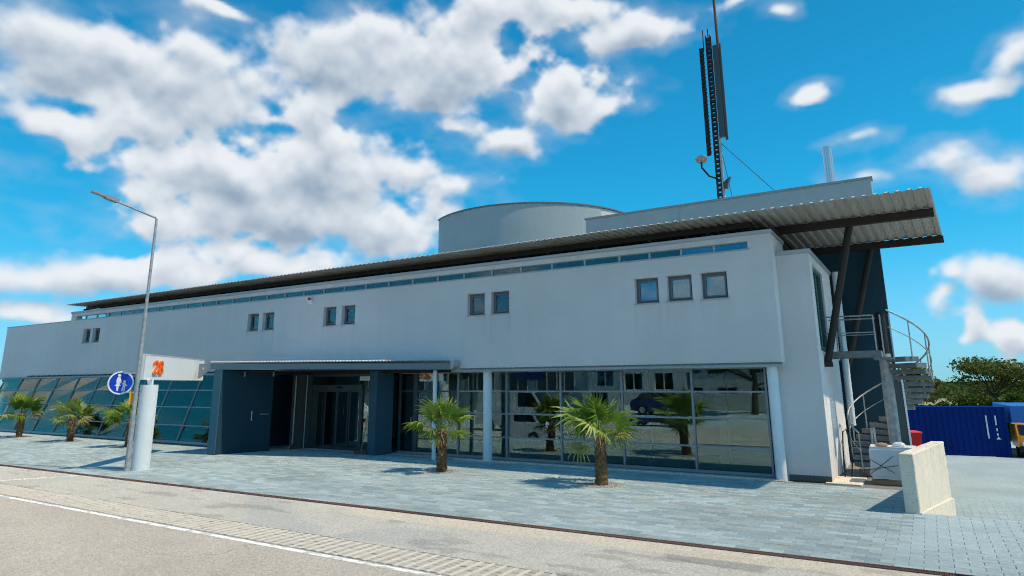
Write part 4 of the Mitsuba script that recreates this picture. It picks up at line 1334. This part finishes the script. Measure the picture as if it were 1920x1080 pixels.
tree('tree', 'broad green tree with layered crown rising behind the blue container', 'tree', 4.0, 62, -1.5, 5.8, 7.4, 3, 'm_leaf_tree', 6000, .16)
tree('tree', 'olive green tree at the right edge behind the container', 'tree', 9.6, 64, -1.5, 5.9, 7.6, 5, 'm_leaf_tree', 6500, .17)
tree('tree', 'thin distant tree seen through the spiral stair treads', 'tree', -1.3, 72, -1.5, 5.6, 6.0, 8, 'm_leaf_tree', 8000, .2)
bushes = [(.6, 58, 2.6, 5.2, 'm_leaf_light'), (3.4, 58.5, 3.2, 6.0, 'm_leaf_dark'), (6.9, 58, 3.5, 6.2, 'm_leaf_dark'), (10.4, 58.5, 3.3, 6.0, 'm_leaf_dark'), (14, 59, 3.5, 6.5, 'm_leaf_dark'), (-3.2, 60, 3.0, 6.0, 'm_leaf_dark')]
BL_ = ['bright green bush beside the stair foot behind the container', 'dark green bush under the layered tree', 'dark bush right of the layered tree trunk', 'dark green bush at the right edge behind the container', 'dark bush beyond the right edge of the yard', 'dark bush hidden behind the staircase']
for (x, y, hh, w, m), lb in zip(bushes, BL_):
    r = np.random.default_rng(int(x * 10 + 100))
    k = thing('bush', lb, 'bush')
    cs_ = [(x + r.uniform(-.42, .42) * w, y + r.uniform(-1, 1), -1.5 + hh * r.uniform(.25, .72), w * .2, 1.0, hh * .25) for _ in range(12)]
    wd = MB()
    for c in cs_:
        wd.tube([(x + (c[0] - x) * .3, y, -1.5), (c[0], c[1], c[2])], [.05, .015], 5)
    put(k, 'stem', wd, 'm_bark')
    put(k, 'crown', leaf_cloud(cs_, 7000, .17, int(x * 7 + 70)), m)
# far wooded hill
hx = np.linspace(-160, 260, 120)
hill = []
ridge = 2 + 5 * meshkit.fbm(np.c_[hx * .02, hx * 0, hx * 0], 4)
hv = np.vstack([np.c_[hx, np.full(120, 190.), np.full(120, -1.6)], np.c_[hx, np.full(120, 215.), ridge * .7 - 1], np.c_[hx, np.full(120, 260.), ridge - .5], np.c_[hx, np.full(120, 320.), np.full(120, -1.6)]])
i, j = np.meshgrid(np.arange(3), np.arange(119), indexing='ij')
q = np.stack([i * 120 + j, i * 120 + j + 1, (i + 1) * 120 + j + 1, (i + 1) * 120 + j], -1).reshape(-1, 4)
solo('hill', (hv, q), 'm_leaf_dark', kind='structure', smooth=True)

# ------------------------------------------------------------------ yard objects
CT = thing('shipping_container', 'long dark blue corrugated shipping container standing in the lower yard', 'shipping container')


def container(key, m, ln=12.2, w=2.44, hh=2.6):
    prof_ = []
    x = .12
    while x < ln - .12:
        prof_ += [(x, 0), (x + .07, 0), (x + .105, .036), (x + .175, .036), (x + .21, 0)]
        x += .28
    out = MB()
    for sg in (0, 1):
        pv_ = np.array([(px_, (py_ if sg == 0 else w - py_)) for px_, py_ in prof_])
        lo = np.c_[pv_, np.full(len(pv_), .16)]
        hi = np.c_[pv_, np.full(len(pv_), hh - .10)]
        nn_ = len(pv_)
        k = np.arange(nn_ - 1)
        out.add(np.vstack([lo, hi]), np.vstack([np.c_[k, k + 1, k + 1 + nn_], np.c_[k, k + 1 + nn_, k + nn_]]))
    out.box(.03, ln - .03, .06, w - .06, hh - .07, hh - .04)
    out.box(.02, .05, .1, w - .1, .16, hh - .1)
    walls = out
    fr_ = MB()
    for y in (0, w - .12):
        fr_.box(0, ln, y, y + .12, 0, .16).box(0, ln, y, y + .10, hh - .11, hh)
        for x in (0, ln - .12):
            fr_.box(x, x + .12, y, y + .12, .161, hh - .111)
    dr_ = MB().box(ln - .06, ln - .02, .13, w / 2 - .01, .17, hh - .12).box(ln - .06, ln - .02, w / 2 + .01, w - .13, .17, hh - .12)
    rods = MB()
    for y in (.5, .95, 1.5, 1.95):
        rods.tube([(ln + .01, y, .2), (ln + .01, y, hh - .15)], .02, 8)
    marks = MB()
    x = ln - .95
    for dx, z0, z1 in ((0, .95, 2.15), (.42, 1.65, 2.15), (.42, 1.35, 1.5), (.42, 1.1, 1.25)):
        marks.box(x + dx, x + dx + .07, -.006, -.002, z0, z1)
    marks.prism(Polygon([(x + .36, .92), (x + .58, .92), (x + .47, 1.07)]), -.006, -.002)
    return walls, fr_, dr_, rods, marks


cang = math.atan2(43.6 - 41.6, 3.3 + 8.5) * 0 + .16
cM = trans(3.33 - 12.2 * math.cos(cang), 44.9 - 12.2 * math.sin(cang), -1.37, cang)
parts = container(CT, 'm_blue_container')
for nm, m_, mm in zip(('wall', 'frame', 'door', 'locking_bar', 'marking'), parts, ('m_blue_container', 'm_blue_container', 'm_blue_container', 'm_blue_container', 'm_sign_white')):
    put(CT, nm, m_.place(cM), mm)


def car(key, M, body, kind='hatch', scale=1.0):
    """car along +x (front at +x), length about 4.2"""
    if kind == 'hatch':
        low = Polygon([(-2.05, .25), (2.05, .25), (2.1, .55), (2.0, .78), (1.15, .95), (-1.95, .98), (-2.1, .7)])
        cab = Polygon([(1.2, .94), (.45, 1.42), (-1.2, 1.46), (-1.85, .97)])
        gl = Polygon([(1.02, .97), (.42, 1.36), (-1.15, 1.40), (-1.62, .98)])
        wx, hw = (1.3, -1.25), .86
    else:
        low = Polygon([(-2.6, .35), (2.5, .35), (2.6, .6), (2.55, 1.0), (1.85, 1.25), (-2.6, 1.25)])
        cab = Polygon([(1.9, 1.24), (1.2, 2.2), (-2.5, 2.3), (-2.6, 1.24)])
        gl = Polygon([(1.72, 1.28), (1.14, 2.08), (.2, 2.12), (.2, 1.28)])
        wx, hw = (1.6, -1.6), .95
    for w_ in wx:
        low = low.difference(Point(w_, .34).buffer(.40))
    bmesh = MB().prism(low, -hw, hw)
    put(key, 'body', bmesh.place(M), body)
    cm_ = MB().prism(cab, -hw + .10, hw - .10)
    put(key, 'cabin', cm_.place(M), body)
    for sg in (-1, 1):
        put(key, 'side_window', MB().prism(gl, sg * (hw - .10) - .004, sg * (hw - .10) + .006 * sg).place(M), 'm_carglass')
    a, b = np.array(cab.exterior.coords[0]), np.array(cab.exterior.coords[1])
    p, q_ = a + (b - a) * .08, a + (b - a) * .92
    off_ = np.array([.006, .008])
    put(key, 'windscreen', MB().add([(p[0] + .006, -hw + .16, p[1] + .008), (p[0] + .006, hw - .16, p[1] + .008), (q_[0] + .006, hw - .2, q_[1] + .008), (q_[0] + .006, -hw + .2, q_[1] + .008)], [[0, 1, 2], [0, 2, 3]]).place(M), 'm_carglass')
    for w_ in wx:
        for sg in (-1, 1):
            wh = trimesh.creation.cylinder(.33, .2, sections=24)
            wh.apply_transform(trimesh.transformations.rotation_matrix(math.pi / 2, (1, 0, 0)))
            wh.apply_translation((w_, sg * (hw - .11), .33))
            wk = put(key, 'wheel', wh.apply_transform(M), 'm_tyre', smooth=40)
            rim = trimesh.creation.cylinder(.2, .215, sections=18)
            rim.apply_transform(trimesh.transformations.rotation_matrix(math.pi / 2, (1, 0, 0)))
            rim.apply_translation((w_, sg * (hw - .11), .33))
            put(wk, 'rim', rim.apply_transform(M), 'm_stainless', smooth=40)
    x = low.bounds[2]
    for sg in (-1, 1):
        put(key, 'headlight', MB().box(x - .14, x - .02, sg * (hw - .3) - .16, sg * (hw - .3) + .16, .60 if kind == 'hatch' else .75, .76 if kind == 'hatch' else .95, .02).place(M), 'm_sign_white')
        put(key, 'tail_light', MB().box(low.bounds[0] - .004, low.bounds[0] + .1, sg * (hw - .16) - .1, sg * (hw - .16) + .1, .68, .88, .01).place(M), 'm_red')
    put(key, 'bumper', MB().box(x - .10, x + .02, -hw + .05, hw - .05, .26, .46, .02).place(M), 'm_black')
    put(key, 'number_plate', MB().box(x + .021, x + .03, -.26, .26, .36, .46).place(M), 'm_sign_white')


wc = thing('parked_car', 'white car half hidden behind the concrete block in the lower yard', 'car')
car(wc, trans(-2.25, 33.0, float(gz(np.array(1.), np.array(33.))), -.12), 'm_carwhite')
rbk = thing('waste_bin', 'bright red wheeled bin next to the white car behind the pallet', 'bin')
gzr = float(gz(np.array(1.), np.array(30.)))
rbm = trimesh.Trimesh([(sx_ * (.24 if z < .5 else .30), sy_ * (.28 if z < .5 else .36), z) for sx_ in (-1, 1) for sy_ in (-1, 1) for z in (.2, 1.75)]).convex_hull
put(rbk, 'body', rbm.apply_transform(trans(-.82, 29.0, gzr, .3)), 'm_red')
lid = MB().box(-.33, .33, -.40, .40, 1.752, 1.83, .03)
put(rbk, 'lid', lid.place(trans(-.82, 29.0, gzr, .3)), 'm_red')
put(rbk, 'wheel', MB().tube([(-.3, .3, .12), (.3, .3, .12)], .12, 14).place(trans(-.82, 29.0, gzr, .3)), 'm_tyre')

TK = thing('truck', 'orange truck with light blue box body at the right edge of the yard', 'truck')
tM = trans(4.68, 46.2, -1.37, -math.pi / 2 + .05)


def tput(n, m, mm): put(TK, n, m.place(tM), mm)


tput('box_body', MB().box(-5.2, 1.1, -1.2, 1.2, 1.80, 2.68, .03), 'm_blue_light')
tput('side_stripe', MB().box(-5.2, 1.12, -1.215, 1.215, 1.73, 1.795), 'm_sign_white')
tput('cab', MB().prism(Polygon([(-.5, .55), (1.55, .55), (1.6, 1.15), (1.3, 1.70), (.9, 1.725), (-.5, 1.725)]), -1.1, 1.1), 'm_carorange')
tput('windscreen', MB().prism(Polygon([(1.575, 1.20), (1.31, 1.68), (1.34, 1.69), (1.61, 1.20)]), -1.0, 1.0), 'm_carglass')
tput('bumper', MB().box(1.45, 1.72, -1.1, 1.1, .35, .62, .03), 'm_black')
tput('chassis', MB().box(-5.1, 1.4, -.5, .5, .5, .9), 'm_black')
for sg in (-1, 1):
    tput('headlight', MB().box(1.6, 1.74, sg * .8 - .16, sg * .8 + .16, .64, .82, .02), 'm_sign_white')
    for x in (.8, -3.9):
        w_ = trimesh.creation.cylinder(.45, .28, sections=24)
        w_.apply_transform(trimesh.transformations.rotation_matrix(math.pi / 2, (1, 0, 0)))
        w_.apply_translation((x, sg * .95, .45))
        put(TK, 'wheel', w_.apply_transform(tM), 'm_tyre', smooth=40)

# ------------------------------------------------------------------ across the street (seen only in the glass)
OB = thing('opposite_building', 'pale rendered building with white framed windows across the street, mirrored in the glazing', 'building')
ob = Polygon([(-26, 0), (-9, 0), (-9, 6.0), (-26, 6.0)])
ow = [(-25.2 + 2.7 * k, z) for k in range(6) for z in (1.2, 3.7)]
for x, z in ow:
    ob = ob.difference(sbox(x, z, x + 1.7, z + 1.5))
put(OB, 'wall', MB().prism(ob, -14.3, -14.0).box(-26, -9, -22, -21.7, 0, 6.0).box(-26, -25.7, -21.69, -14.31, 0, 6.0).box(-9.3, -9, -21.69, -14.31, 0, 6.0), 'm_plaster_light')
put(OB, 'roof', MB().box(-26.3, -8.7, -22.3, -13.7, 6.002, 6.2), 'm_frame_dark')
put(OB, 'rooms', MB().box(-25.6, -9.4, -18, -17.9, 0, 5.9), 'm_interior')
for x, z in ow:
    wk = put(OB, 'window', MB().box(x, x + .08, -14.2, -14.08, z, z + 1.5).box(x + 1.62, x + 1.7, -14.2, -14.08, z, z + 1.5).box(x + .81, x + .89, -14.2, -14.08, z, z + 1.5).box(x, x + 1.7, -14.2, -14.08, z, z + .08).box(x, x + 1.7, -14.2, -14.08, z + 1.42, z + 1.5), 'm_sign_white')
    put(wk, 'pane', (np.array([(x + .08, -14.14, z + .08), (x + 1.62, -14.14, z + .08), (x + 1.62, -14.14, z + 1.42), (x + .08, -14.14, z + 1.42)]), np.array([[0, 1, 2, 3]])), 'm_glass_skytint')
HB = thing('factory_hall', 'long grey green industrial hall across the street, mirrored in the glazing', 'building')
put(HB, 'wall', MB().box(-75, -26.5, -24, -15, 0, 7.2), 'm_plaster_dark')
for k in range(11):
    x = -73 + k * 4.2
    put(HB, 'window', MB().box(x, x + 3.2, -15.001, -14.95, 2.2, 5.6), 'm_frame_dark')
    for q_ in range(4):
        put(HB, 'glazing_bar', MB().box(x + q_ * 1.05, x + q_ * 1.05 + .06, -14.94, -14.9, 2.2, 5.6), 'm_sign_white')
put(HB, 'roof', MB().box(-75.3, -26.2, -24.3, -14.7, 7.202, 7.4), 'm_frame')
BNR = solo('banner', MB().box(-33.5, -30.3, -14.86, -14.82, 3.2, 5.2), 'm_carblue', 'navy banner on the industrial hall across the street', 'banner')
tree('street_tree', 'dark leafy tree in front of the pale building across the street', 'tree', -10.5, -9, 0, 8.5, 7.0, 21, 'm_leaf_dark', 9000, .22, False)
tree('street_tree', 'leafy tree across the street near the industrial hall', 'tree', -38, -10, 0, 9.5, 8.0, 22, 'm_leaf_dark', 9000, .24, False)
tree('street_tree', 'far left leafy tree across the street', 'tree', -52, -9, 0, 9.0, 8.0, 23, 'm_leaf_dark', 9000, .24, False)
VN = thing('motorhome', 'white motorhome parked on the road left of the view, mirrored in the glazing', 'motorhome')
car(VN, trans(-21.6, 4.9, 0, 0), 'm_carwhite', 'van')
PC = thing('parked_car', 'white car on the road far left of the view, mirrored in the doors', 'car')
car(PC, trans(-35.6, 5.2, 0, math.pi), 'm_carwhite')
PB = thing('parked_car', 'dark blue car parked across the street, mirrored in the glazing', 'car')
car(PB, trans(-15.5, -3.2, 0, 0), 'm_carblue')
